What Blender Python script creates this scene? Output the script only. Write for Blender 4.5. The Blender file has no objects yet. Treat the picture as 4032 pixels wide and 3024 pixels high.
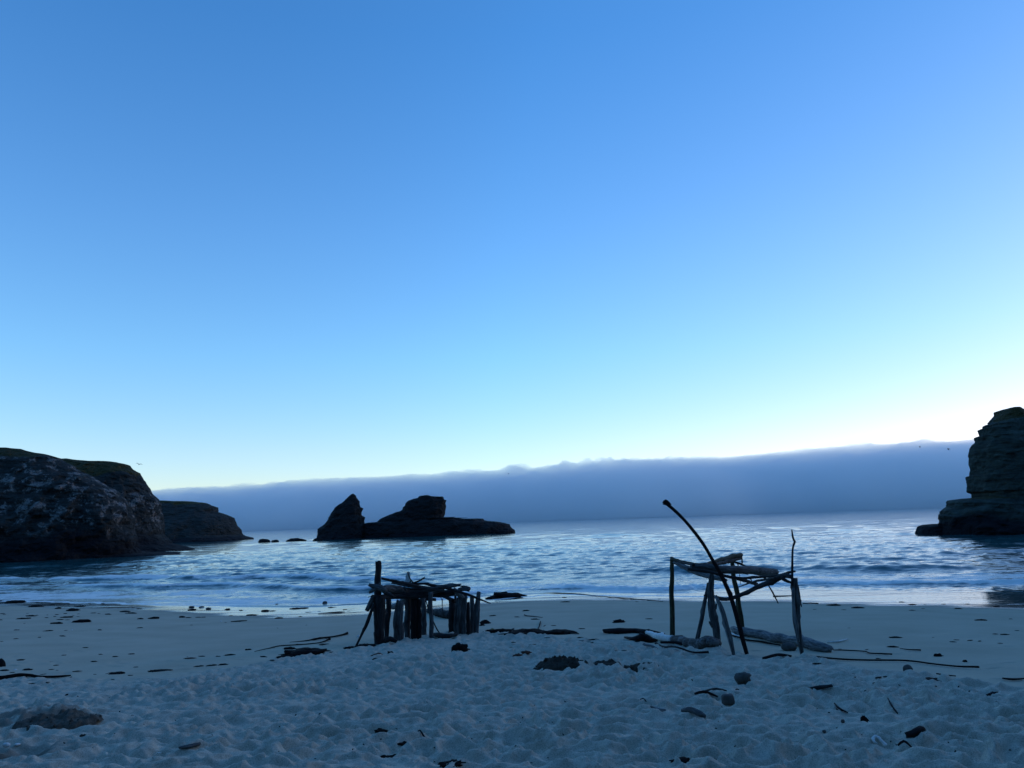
import bpy, math, random
import numpy as np
from mathutils import Matrix, Vector

S = bpy.context.scene
R = math.radians
rng = np.random.default_rng(7)
random.seed(7)

# ------------------------------------------------------------------ camera
CAM_H = 3.7
PITCH, ROLL, FPX = 10.14, -1.9, 3028.0          # photograph frame 4032 x 3024
cam_d = bpy.data.cameras.new('camera'); cam = bpy.data.objects.new('camera', cam_d)
S.collection.objects.link(cam); S.camera = cam
cam_d.sensor_width = 36.0; cam_d.lens = 36.0 * FPX / 4032.0
cam_d.clip_start = 0.1; cam_d.clip_end = 60000
CM = Matrix.Translation((0, 0, CAM_H)) @ Matrix.Rotation(R(90 + PITCH), 4, 'X') @ Matrix.Rotation(R(ROLL), 4, 'Z')
cam.matrix_world = CM
CR = np.array(CM.to_3x3())

# ------------------------------------------------------------------ sky, sun, exposure
SUN_EL, SUN_AZ = 15.0, 66.0                      # degrees; azimuth clockwise from the view direction (+Y)
W = bpy.data.worlds.new('World'); S.world = W; W.use_nodes = True
wn = W.node_tree; wn.nodes.clear()
sky = wn.nodes.new('ShaderNodeTexSky'); sky.sky_type = 'NISHITA'; sky.sun_disc = False
sky.sun_elevation = R(SUN_EL); sky.sun_rotation = R(SUN_AZ)
sky.air_density = 1.0; sky.dust_density = 0.25; sky.ozone_density = 6.0; sky.altitude = 0
hsv = wn.nodes.new('ShaderNodeHueSaturation'); hsv.inputs['Saturation'].default_value = 1.0
bg = wn.nodes.new('ShaderNodeBackground'); bg.inputs['Strength'].default_value = 0.15
wo = wn.nodes.new('ShaderNodeOutputWorld')
wtc = wn.nodes.new('ShaderNodeTexCoord'); wsp = wn.nodes.new('ShaderNodeSeparateXYZ'); wrp = wn.nodes.new('ShaderNodeValToRGB')
wn.links.new(wtc.outputs['Generated'], wsp.inputs[0]); wn.links.new(wsp.outputs['Z'], wrp.inputs['Fac'])
e = wrp.color_ramp.elements; e[0].position = 0.0; e[0].color = (1.22, 0.94, 0.78, 1); e[1].position = 0.80; e[1].color = (0.55, 0.88, 0.97, 1)
e.new(0.095).color = (1.19, 0.95, 0.82, 1); e.new(0.21).color = (0.97, 1.0, 0.90, 1); e.new(0.36).color = (0.80, 0.95, 0.95, 1); e.new(0.57).color = (0.55, 0.88, 0.97, 1)
wmx = wn.nodes.new('ShaderNodeMix'); wmx.data_type = 'RGBA'; wmx.blend_type = 'MULTIPLY'; wmx.inputs[0].default_value = 1.0
wn.links.new(sky.outputs[0], hsv.inputs['Color']); wn.links.new(hsv.outputs[0], wmx.inputs[6]); wn.links.new(wrp.outputs[0], wmx.inputs[7])
# the sky towards the set sun is warmer than the blue opposite it
wdp = wn.nodes.new('ShaderNodeVectorMath'); wdp.operation = 'DOT_PRODUCT'; wdp.inputs[1].default_value = (math.sin(R(SUN_AZ)), math.cos(R(SUN_AZ)), 0)
wr2 = wn.nodes.new('ShaderNodeValToRGB'); wn.links.new(wtc.outputs['Generated'], wdp.inputs[0]); wn.links.new(wdp.outputs['Value'], wr2.inputs['Fac'])
e = wr2.color_ramp.elements; e[0].position = 0.38; e[0].color = (1, 1, 1, 1); e[1].position = 1.0; e[1].color = (1.06, 0.74, 0.70, 1)
wm2 = wn.nodes.new('ShaderNodeMix'); wm2.data_type = 'RGBA'; wm2.blend_type = 'MULTIPLY'; wm2.inputs[0].default_value = 1.0
wn.links.new(wmx.outputs[2], wm2.inputs[6]); wn.links.new(wr2.outputs[0], wm2.inputs[7]); wn.links.new(wm2.outputs[2], bg.inputs['Color'])
wn.links.new(bg.outputs[0], wo.inputs['Surface'])
sun_d = bpy.data.lights.new('sun', 'SUN'); sun_d.energy = 0.08; sun_d.angle = R(5); sun_d.color = (1.0, 0.74, 0.58)
sun = bpy.data.objects.new('sun', sun_d); S.collection.objects.link(sun)
sdir = Vector((math.sin(R(SUN_AZ)) * math.cos(R(SUN_EL)), math.cos(R(SUN_AZ)) * math.cos(R(SUN_EL)), math.sin(R(SUN_EL))))
sun.rotation_euler = sdir.to_track_quat('Z', 'Y').to_euler()
S.view_settings.view_transform = 'Standard'; S.view_settings.look = 'None'
S.view_settings.exposure = 1.0; S.view_settings.gamma = 1.0
S.view_settings.use_curve_mapping = False
cy = S.cycles
cy.use_denoising = True; cy.max_bounces = 14; cy.volume_bounces = 12; cy.diffuse_bounces = 3
cy.glossy_bounces = 3; cy.caustics_reflective = False; cy.caustics_refractive = False

# ------------------------------------------------------------------ noise
def _h(ix, iy, iz, seed):
    n = (ix.astype(np.int64) * 374761393 + iy.astype(np.int64) * 668265263 + iz.astype(np.int64) * 2147483647 + seed * 144665) & 0xffffffff
    n = ((n ^ (n >> 13)) * 1274126177) & 0xffffffff
    n = ((n ^ (n >> 16)) * 2246822519) & 0xffffffff
    return ((n ^ (n >> 15)) & 0xffffff) / float(0xffffff)

def vn(x, y, z=None, seed=0):
    """value noise in -1..1"""
    x = np.asarray(x, float); y = np.asarray(y, float)
    x0 = np.floor(x); y0 = np.floor(y)
    fx = x - x0; fy = y - y0
    fx = fx * fx * fx * (fx * (fx * 6 - 15) + 10); fy = fy * fy * fy * (fy * (fy * 6 - 15) + 10)
    if z is None:
        zz = np.zeros_like(x0)
        a = _h(x0, y0, zz, seed); b = _h(x0 + 1, y0, zz, seed)
        c = _h(x0, y0 + 1, zz, seed); d = _h(x0 + 1, y0 + 1, zz, seed)
        return 2 * ((a * (1 - fx) + b * fx) * (1 - fy) + (c * (1 - fx) + d * fx) * fy) - 1
    z = np.asarray(z, float); z0 = np.floor(z); fz = z - z0; fz = fz * fz * (3 - 2 * fz)
    r = 0
    for dz, wz in ((0, 1 - fz), (1, fz)):
        a = _h(x0, y0, z0 + dz, seed); b = _h(x0 + 1, y0, z0 + dz, seed)
        c = _h(x0, y0 + 1, z0 + dz, seed); d = _h(x0 + 1, y0 + 1, z0 + dz, seed)
        r = r + wz * ((a * (1 - fx) + b * fx) * (1 - fy) + (c * (1 - fx) + d * fx) * fy)
    return 2 * r - 1

def fbm(x, y, z=None, o=4, seed=0, g=0.5):
    r = 0; a = 1; s = 0; f = 1
    for k in range(o):
        r = r + a * vn(x * f + 17.3 * k, y * f - 9.1 * k, None if z is None else z * f + 5.7 * k, seed + k)
        s += a; a *= g; f *= 2.03
    return r / s

def sstep(a, b, x):
    t = np.clip((np.asarray(x, float) - a) / (b - a), 0, 1)
    return t * t * (3 - 2 * t)

def cells(x, y, seed=0):
    """distance to the nearest jittered point (F1) and to the second nearest"""
    x0 = np.floor(x); y0 = np.floor(y)
    d1 = np.full(x.shape, 9.0); d2 = d1.copy(); idv = np.zeros(x.shape)
    zz = np.zeros_like(x0)
    for i in (-1, 0, 1):
        for j in (-1, 0, 1):
            cx = x0 + i; cyy = y0 + j
            px = cx + 0.1 + 0.8 * _h(cx, cyy, zz, seed); py = cyy + 0.1 + 0.8 * _h(cx, cyy, zz + 1, seed)
            d = np.hypot(x - px, y - py)
            m = d < d1
            d2 = np.where(m, d1, np.minimum(d2, d)); idv = np.where(m, _h(cx, cyy, zz + 2, seed), idv)
            d1 = np.where(m, d, d1)
    return d1, d2, idv

def dents(x, y, seed=0, k=5.0):
    """smooth-edged hollows round jittered points, each with its own depth: 0 in a hollow, rising to rounded rims"""
    x0 = np.floor(x); y0 = np.floor(y); zz = np.zeros_like(x0); acc = np.zeros_like(x0)
    for i in (-1, 0, 1):
        for j in (-1, 0, 1):
            cx = x0 + i; cyy = y0 + j
            px = cx + 0.05 + 0.9 * _h(cx, cyy, zz, seed); py = cyy + 0.05 + 0.9 * _h(cx, cyy, zz + 1, seed)
            an = 1.2 * (_h(cx, cyy, zz + 3, seed) - .5); u = (x - px) * np.cos(an) + (y - py) * np.sin(an); w = -(x - px) * np.sin(an) + (y - py) * np.cos(an)
            s = 0.55 + 0.9 * _h(cx, cyy, zz + 2, seed)
            acc += s * np.exp(-k * (0.8 * u * u + 1.25 * w * w) / s)
    return -np.log(acc + 0.06) / k
def pits(x, y, fx, fy, rad, seed):
    """separate hollows with a crisp rim (0 on the ground between them, 1 at the bottom), like feet pressed into dry sand"""
    x = x * fx; y = y * fy; x0 = np.floor(x); y0 = np.floor(y); zz = np.zeros_like(x0); out = np.zeros_like(x0); rim = np.zeros_like(x0)
    for i in (-1, 0, 1):
        for j in (-1, 0, 1):
            cx = x0 + i; cyy = y0 + j
            px = cx + 0.05 + 0.9 * _h(cx, cyy, zz, seed); py = cyy + 0.05 + 0.9 * _h(cx, cyy, zz + 1, seed)
            an = 2.4 * (_h(cx, cyy, zz + 3, seed) - .5); u = (x - px) * np.cos(an) + (y - py) * np.sin(an); w = -(x - px) * np.sin(an) + (y - py) * np.cos(an)
            a = _h(cx, cyy, zz + 2, seed); r = rad * (0.65 + 0.6 * a); q = (u / (1.25 * r)) ** 2 + (w / (0.85 * r)) ** 2
            out = np.maximum(out, (0.45 + 0.75 * a) * np.clip(1 - q, 0, 1))
            rim = np.maximum(rim, np.exp(-((np.sqrt(q) - 1.12) / .2) ** 2) * a)
    return out - 0.22 * rim * (out < 0.25)
# ------------------------------------------------------------------ shape of the shore
XS = np.array([-400, -120, -45, -32, -24.5, -17, -12, -7.7, -3, 1.8, 6.5, 12.2, 14.8, 19.7, 30, 60, 400.])
YS = np.array([60, 56, 51, 48, 44.2, 40, 36.2, 35.0, 37.5, 39.5, 37.0, 34.3, 32.3, 29.8, 28, 34, 60.])
def ysh(x):
    r = 0
    for k in (-2, -1, 0, 1, 2): r = r + np.interp(x + k * 0.9, XS, YS)
    return r / 5
PS = np.array([-30000, -200, -90, -40, -15, -4, 0, 1.5, 4, 8, 14, 19, 24, 28, 36, 43, 48, 56, 70, 110.])
PH = np.array([-60, -8, -4, -1.6, -.55, -.10, 0, .035, .13, .31, .60, .88, 1.24, 1.54, 2.1, 2.6, 5.0, 20, 36, 46.])  # inland end: unseen hill behind the camera, raised to block light from behind
def hbase(x, y):
    x = np.asarray(x, float); y = np.asarray(y, float)
    t = sstep(12, 28, y)
    s = (36 * (1 - t) + ysh(x) * t) - y
    h = np.interp(s, PS, PH)
    h = h + 0.04 * vn(x / 7, y / 7, seed=3) * sstep(0.1, 0.5, h) * sstep(6, 2, h)
    # side walls added out of view to block low sky light, warm at right
    fade = sstep(108, 96, y) * sstep(-60, -20, y)
    h = h + 19 * sstep(0, 15, x - np.maximum(42, 0.70 * y + 4) + 3 * vn(x / 9, y / 9, seed=5)) * fade
    h = h + 20 * sstep(0, 18, -x - np.maximum(66, 0.72 * y + 8) + 3 * vn(x / 9, y / 9, seed=6)) * fade
    # gentle mound carrying the two shelters
    h = h + 0.10 * np.exp(-((x + 2.6) / 3.2) ** 2 - ((y - 16.2) / 2.2) ** 2)
    return h

def ray(px, py):
    d = CR @ np.array([(px - 2016) / FPX, -(py - 1512) / FPX, -1.0])
    return d / d[1]                              # per metre of depth (world y)

def at(px, py, Y):
    d = ray(px, py); return np.array([d[0] * Y, Y, CAM_H + d[2] * Y])

_T = np.concatenate([np.arange(3, 60, 0.02), np.geomspace(60, 3000, 800)])
def gp(px, py):
    """where the sight line through a pixel of the photograph meets the beach"""
    d = ray(px, py)
    z = CAM_H + d[2] * _T; h = np.maximum(hbase(d[0] * _T, _T), 0.0)
    i = np.argmax(z <= h)
    if not (z <= h).any(): i = len(_T) - 1
    return np.array([d[0] * _T[i], _T[i], h[i]])

# zoom windows of the photograph the outlines were measured in: (offset x, offset y, scale)
ZW = {'A': (1340, 2160, 700 / 2212), 'A2': (1450, 2220, 510 / 2212), 'B': (2340, 1920, 1000 / 2212), 'B2': (2600, 2140, 660 / 2212),
      'C': (1880, 2280, 800 / 2212), 'D': (3150, 2180, 882 / 2212), 'E': (0, 2724, 600 / 2212), 'G': (0, 2340, 700 / 2212),
      'H': (700, 2340, 700 / 2212), 'K': (2700, 2640, 1332 / 2212), 'L': (1000, 2700, 1300 / 2212), 'M': (2000, 2560, 700 / 2212),
      'N': (2632, 2300, 1400 / 2212), 'Q': (1300, 2400, 1400 / 2212), 'P': (0, 0, 1.0), 'U': (0, 1720, 1000 / 2212),
      'V': (1200, 1900, 900 / 2212), 'X': (3500, 1560, 532 / 1379)}
def zp(w, x, y):
    o = ZW[w]; return o[0] + x * o[2], o[1] + y * o[2]

# ------------------------------------------------------------------ materials
def mat(name):
    m = bpy.data.materials.new(name); m.use_nodes = True
    nt = m.node_tree; b = nt.nodes['Principled BSDF']
    return m, nt, b
def nd(nt, t, **kw):
    n = nt.nodes.new(t)
    for k, v in kw.items():
        if k.startswith('i_'):
            key = k[2:].replace('_', ' ')
            n.inputs[key].default_value = v
        else: setattr(n, k, v)
    return n
def lk(nt, a, b): nt.links.new(a, b)
def coords(nt, kind='Object', scale=(1, 1, 1)):
    tc = nd(nt, 'ShaderNodeTexCoord'); mp = nd(nt, 'ShaderNodeMapping'); mp.inputs['Scale'].default_value = scale
    lk(nt, tc.outputs[kind], mp.inputs['Vector']); return mp.outputs[0]
def noise(nt, vec, scale, detail=4, rough=0.55):
    n = nd(nt, 'ShaderNodeTexNoise'); n.inputs['Scale'].default_value = scale
    n.inputs['Detail'].default_value = detail; n.inputs['Roughness'].default_value = rough
    lk(nt, vec, n.inputs['Vector']); return n.outputs['Fac']
def ramp(nt, fac, stops):
    r = nd(nt, 'ShaderNodeValToRGB'); e = r.color_ramp.elements
    while len(e) < len(stops): e.new(0.5)
    for k, (p, c) in enumerate(stops): e[k].position = p; e[k].color = (*c, 1) if len(c) == 3 else c
    lk(nt, fac, r.inputs['Fac']); return r.outputs['Color']
def mixc(nt, fac, a, b):
    m = nd(nt, 'ShaderNodeMix', data_type='RGBA')
    for s, v in ((m.inputs[0], fac), (m.inputs[6], a), (m.inputs[7], b)):
        if isinstance(v, (int, float)): s.default_value = v
        elif isinstance(v, tuple): s.default_value = (*v, 1)
        else: lk(nt, v, s)
    return m.outputs[2]
def mth(nt, op, a, b=0.0, c=None):
    m = nd(nt, 'ShaderNodeMath', operation=op)
    for s, v in zip(m.inputs, (a, b) if c is None else (a, b, c)):
        if isinstance(v, (int, float)): s.default_value = v
        else: lk(nt, v, s)
    return m.outputs[0]
def mrange(nt, v, a, b, lo=0.0, hi=1.0):
    m = nd(nt, 'ShaderNodeMapRange', interpolation_type='SMOOTHSTEP')
    lk(nt, v, m.inputs[0])
    for k, q in zip((1, 2, 3, 4), (a, b, lo, hi)): m.inputs[k].default_value = q
    return m.outputs[0]
def attr(nt, name):
    return nd(nt, 'ShaderNodeAttribute', attribute_name=name).outputs['Fac']
def bump(nt, b, h, strength=0.4, dist=0.02):
    n = nd(nt, 'ShaderNodeBump'); n.inputs['Strength'].default_value = strength; n.inputs['Distance'].default_value = dist
    lk(nt, h, n.inputs['Height']); lk(nt, n.outputs[0], b.inputs['Normal']); return n

def make_sand():
    m, nt, b = mat('sand')
    v = coords(nt, 'Object')
    big = noise(nt, v, 0.6, 5); fine = noise(nt, v, 90, 2, 0.7); mid = noise(nt, v, 9, 4)
    col = ramp(nt, mid, [(0.3, (0.415, 0.378, 0.300)), (0.7, (0.56, 0.51, 0.41))])
    spk = ramp(nt, fine, [(0.30, (0.45, 0.45, 0.45)), (0.55, (1, 1, 1)), (0.75, (1.25, 1.22, 1.18))])
    mu = nd(nt, 'ShaderNodeMix', data_type='RGBA', blend_type='MULTIPLY'); mu.inputs[0].default_value = 0.7
    lk(nt, col, mu.inputs[6]); lk(nt, spk, mu.inputs[7])
    smooth = attr(nt, 'damp')                     # packed damp sand below the trampled part is a little darker
    c2 = mixc(nt, smooth, mu.outputs[2], ramp(nt, big, [(0.3, (0.42, 0.362, 0.268)), (0.7, (0.50, 0.43, 0.322))]))
    wet = attr(nt, 'wet')
    c3 = mixc(nt, wet, c2, (0.06, 0.054, 0.048))
    dug = attr(nt, 'dug')
    c4 = mixc(nt, dug, c3, (0.075, 0.066, 0.054))
    c4 = mixc(nt, attr(nt, 'unseen_bluff'), c4, ramp(nt, big, [(0.35, (0.030, 0.034, 0.016)), (0.65, (0.060, 0.054, 0.032))]))   # scrub tone of the unseen hill and walls that hold back light
    lk(nt, c4, b.inputs['Base Color'])
    lk(nt, mrange(nt, wet, 0.0, 1.0, 0.95, 0.12), b.inputs['Roughness'])
    lk(nt, mrange(nt, wet, 0.0, 1.0, 0.05, 0.5), b.inputs['Specular IOR Level'])
    hh = mth(nt, 'ADD', mth(nt, 'MULTIPLY', mid, 1.0), mth(nt, 'MULTIPLY', fine, 0.35))
    hh = mth(nt, 'MULTIPLY', hh, mrange(nt, wet, 0, 0.6, 1.0, 0.02))
    bump(nt, b, hh, 0.4, 0.012)
    return m

def make_water():
    m, nt, b = mat('sea_water')
    v = coords(nt, 'Object', (1, 1, 1)); va = coords(nt, 'Object', (0.42, 1, 1))
    calm = attr(nt, 'calm')
    n1 = noise(nt, va, 0.55, 5, 0.6); n2 = noise(nt, va, 2.4, 4, 0.6); n3 = noise(nt, va, 9, 3, 0.6)
    hh = mth(nt, 'ADD', mth(nt, 'MULTIPLY', n1, 0.05), mth(nt, 'ADD', mth(nt, 'MULTIPLY', n2, 0.028), mth(nt, 'MULTIPLY', n3, 0.008)))
    n0 = noise(nt, va, 0.16, 3, 0.5); hh = mth(nt, 'ADD', hh, mth(nt, 'MULTIPLY', n0, 0.20))
    hh = mth(nt, 'MULTIPLY', hh, mrange(nt, calm, 0, 1, 1.0, 0.30))
    bump(nt, b, hh, 1.0, 1.0)
    deep = attr(nt, 'shallow')
    wc = mixc(nt, deep, (0.006, 0.078, 0.088), (0.07, 0.08, 0.075))
    f = attr(nt, 'foam')
    fn = noise(nt, coords(nt, 'Object', (0.35, 1, 1)), 1.3, 7, 0.68)
    fn2 = noise(nt, coords(nt, 'Object', (0.5, 1, 1)), 6.0, 4, 0.7)
    fs = mth(nt, 'ADD', mth(nt, 'MULTIPLY', fn, 0.75), mth(nt, 'MULTIPLY', fn2, 0.25))
    ff = mrange(nt, mth(nt, 'ADD', fs, mth(nt, 'MULTIPLY', f, 0.62)), 0.66, 0.90)
    ff = mth(nt, 'MULTIPLY', ff, mrange(nt, f, 0.02, 0.15))
    ff = mth(nt, 'MULTIPLY', ff, 0.85)
    lk(nt, mixc(nt, ff, wc, (0.94, 0.90, 0.86)), b.inputs['Base Color'])
    lk(nt, mrange(nt, ff, 0, 1, 0.05, 0.45), b.inputs['Roughness'])
    b.inputs['IOR'].default_value = 1.333
    return m

def make_rock(name, lichen, grass, hue=(0.024, 0.033, 0.034)):
    m, nt, b = mat(name)
    v = coords(nt, 'Object'); vs = coords(nt, 'Object', (0.25, 0.25, 1.6))
    n1 = noise(nt, v, 0.35, 8, 0.62); n2 = noise(nt, vs, 1.1, 6, 0.65); n3 = noise(nt, v, 2.4, 5, 0.65)
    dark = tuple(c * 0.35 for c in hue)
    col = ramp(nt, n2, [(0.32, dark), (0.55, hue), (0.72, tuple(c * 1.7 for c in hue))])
    if lichen:
        pz = attr(nt, 'band')
        ln = noise(nt, v, 0.42, 9, 0.74)
        col = mixc(nt, mth(nt, 'MULTIPLY', mrange(nt, ln, 0.51, 0.59), pz), col, ramp(nt, n3, [(.35, (0.065, 0.075, 0.08)), (.6, (0.22, 0.235, 0.235))]))
    if grass:
        g = attr(nt, 'turf')
        gn = mrange(nt, mth(nt, 'ADD', g, mth(nt, 'MULTIPLY', mth(nt, 'SUBTRACT', n1, 0.5), 0.9)), 0.42, 0.58)
        col = mixc(nt, gn, col, ramp(nt, n3, [(0.35, (0.022, 0.028, 0.010)), (0.65, (0.058, 0.052, 0.022))]))
    wl = attr(nt, 'tide_shade')  # wet algae foot; on the left cliff cave shade is painted in too
    col = mixc(nt, wl, col, (0.005, 0.008, 0.012))
    lk(nt, col, b.inputs['Base Color']); b.inputs['Roughness'].default_value = 0.9
    b.inputs['Specular IOR Level'].default_value = 0.2
    vor = nd(nt, 'ShaderNodeTexVoronoi', feature='DISTANCE_TO_EDGE'); vor.inputs['Scale'].default_value = 0.55; lk(nt, coords(nt, 'Object', (1, 1, 1.5)), vor.inputs['Vector'])
    bump(nt, b, mth(nt, 'ADD', mth(nt, 'ADD', mth(nt, 'MULTIPLY', n2, .6), mth(nt, 'MULTIPLY', n3, 0.8)), mth(nt, 'MULTIPLY', mth(nt, 'MINIMUM', vor.outputs['Distance'], .25), 1.6)), 1.0, 0.9)
    return m

def make_wood(name, c0, c1, streak=1.0, patch=None, tip=None):
    m, nt, b = mat(name)
    tc = nd(nt, 'ShaderNodeAttribute', attribute_name='wuv'); v0 = tc.outputs['Vector']
    mp = nd(nt, 'ShaderNodeMapping'); mp.inputs['Scale'].default_value = (1.3, 9, 9); lk(nt, v0, mp.inputs['Vector'])
    inf = nd(nt, 'ShaderNodeObjectInfo')
    lk(nt, inf.outputs['Random'], mp.inputs['Location'])
    g = noise(nt, mp.outputs[0], 3.0, 6, 0.65)
    v = coords(nt, 'Object'); bl = noise(nt, v, 3.2, 4)
    col = ramp(nt, g, [(0.34, tuple(c * 0.35 for c in c0)), (0.5, c0), (0.68, c1)])
    dk = ramp(nt, bl, [(0.3, (0.45, 0.45, 0.47)), (0.65, (1, 1, 1))])
    mu = nd(nt, 'ShaderNodeMix', data_type='RGBA', blend_type='MULTIPLY'); mu.inputs[0].default_value = 0.8
    lk(nt, col, mu.inputs[6]); lk(nt, dk, mu.inputs[7]); col = mu.outputs[2]
    if patch:
        col = mixc(nt, mrange(nt, noise(nt, v, 7, 4, 0.6), 0.52, 0.57), col, patch)
    lk(nt, col, b.inputs['Base Color']); b.inputs['Roughness'].default_value = 0.85
    b.inputs['Specular IOR Level'].default_value = 0.25
    bump(nt, b, g, 0.7, 0.012)
    return m

def make_plain(name, c0, c1, scale=8, rough=0.8, bstr=0.4, bd=0.01, spec=0.3):
    m, nt, b = mat(name)
    v = coords(nt, 'Object'); n = noise(nt, v, scale, 5, 0.6)
    lk(nt, ramp(nt, n, [(0.3, c0), (0.7, c1)]), b.inputs['Base Color'])
    b.inputs['Roughness'].default_value = rough; b.inputs['Specular IOR Level'].default_value = spec
    bump(nt, b, n, bstr, bd); return m

M_SAND = make_sand(); M_SEA = make_water()
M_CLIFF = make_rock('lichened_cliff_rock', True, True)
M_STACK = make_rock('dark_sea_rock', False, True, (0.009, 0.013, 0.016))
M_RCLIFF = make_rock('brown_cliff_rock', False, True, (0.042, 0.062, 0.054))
M_WOOD = make_wood('grey_driftwood', (0.075, 0.082, 0.084), (0.160, 0.172, 0.175))
M_WOODL = make_wood('pale_driftwood', (0.16, 0.175, 0.18), (0.29, 0.315, 0.325))
M_WOODD = make_wood('dark_driftwood', (0.022, 0.025, 0.027), (0.052, 0.056, 0.058))
M_CHAR = make_wood('charred_driftwood', (0.006, 0.007, 0.009), (0.014, 0.016, 0.018))
M_WOODP = make_wood('peeling_driftwood', (0.10, 0.09, 0.08), (0.20, 0.185, 0.17), patch=(0.15, 0.16, 0.165))
M_MOSS = make_wood('mossy_driftwood', (0.045, 0.050, 0.026), (0.10, 0.104, 0.066))
M_KELP = make_plain('dark_kelp', (0.005, 0.005, 0.006), (0.013, 0.012, 0.011), 14, 0.9, 0.5, 0.02, 0.08)
M_KELPR = make_plain('red_brown_kelp', (0.05, 0.015, 0.006), (0.11, 0.035, 0.012), 14, 0.6)
M_KELPY = make_plain('yellow_kelp', (0.10, 0.10, 0.03), (0.22, 0.19, 0.05), 14, 0.6)
M_STONE = make_plain('grey_stone', (0.05, 0.05, 0.048), (0.10, 0.098, 0.09), 9, 0.85, 0.5, 0.02)
M_WHITE = make_plain('white_shell', (0.55, 0.54, 0.50), (0.78, 0.77, 0.74), 12, 0.6)
M_HEAP = make_plain('damp_dug_sand', (0.026, 0.023, 0.018), (0.062, 0.055, 0.044), 12, 0.95, 0.7, 0.04, 0.1)
M_BIRD = make_plain('dark_feathers', (0.02, 0.02, 0.02), (0.05, 0.05, 0.05), 5, 0.8)

# ------------------------------------------------------------------ mesh helpers
def build(name, V, F, m, parent=None, smooth=True, at_=None, attrs=None):
    me = bpy.data.meshes.new(name)
    V = np.asarray(V, np.float32); F = [np.asarray(f) for f in F] if isinstance(F, list) else [np.asarray(F)]
    F = [f for f in F if len(f)]
    off = np.array(at_, np.float32) if at_ is not None else np.zeros(3, np.float32)
    me.vertices.add(len(V)); me.vertices.foreach_set('co', (V - off).ravel())
    nl = sum(f.size for f in F); npoly = sum(len(f) for f in F)
    me.loops.add(nl); me.polygons.add(npoly)
    me.loops.foreach_set('vertex_index', np.concatenate([f.ravel() for f in F]).astype(np.int32))
    tot = np.concatenate([np.full(len(f), f.shape[1]) for f in F]).astype(np.int32)
    me.polygons.foreach_set('loop_start', (np.cumsum(tot) - tot).astype(np.int32))
    me.update(calc_edges=True)
    me.polygons.foreach_set('use_smooth', np.full(npoly, smooth))
    if attrs:
        for k, a in attrs.items():
            a = np.asarray(a, np.float32)
            if a.ndim == 2:
                q = me.attributes.new(k, 'FLOAT_VECTOR', 'POINT'); q.data.foreach_set('vector', a.ravel())
            else:
                q = me.attributes.new(k, 'FLOAT', 'POINT'); q.data.foreach_set('value', a)
    me.validate(); me.materials.append(m)
    o = bpy.data.objects.new(name, me); S.collection.objects.link(o)
    if parent is not None:
        o.parent = parent; o.location = tuple(off - np.array(parent.location, np.float32))
    else: o.location = tuple(off)
    return o
def tag(o, label=None, cat=None, group=None, kind=None):
    if label: o['label'] = label
    if cat: o['category'] = cat
    if group: o['group'] = group
    if kind: o['kind'] = kind
    return o
def empty(name, loc):
    o = bpy.data.objects.new(name, None); S.collection.objects.link(o); o.location = tuple(loc); o.empty_display_size = 0.2
    return o
def gridfaces(nr, nc, wrap=False):
    i, j = np.meshgrid(np.arange(nr - 1), np.arange(nc if wrap else nc - 1), indexing='ij')
    j2 = (j + 1) % nc
    return np.stack([i * nc + j, i * nc + j2, (i + 1) * nc + j2, (i + 1) * nc + j], -1).reshape(-1, 4)

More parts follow.
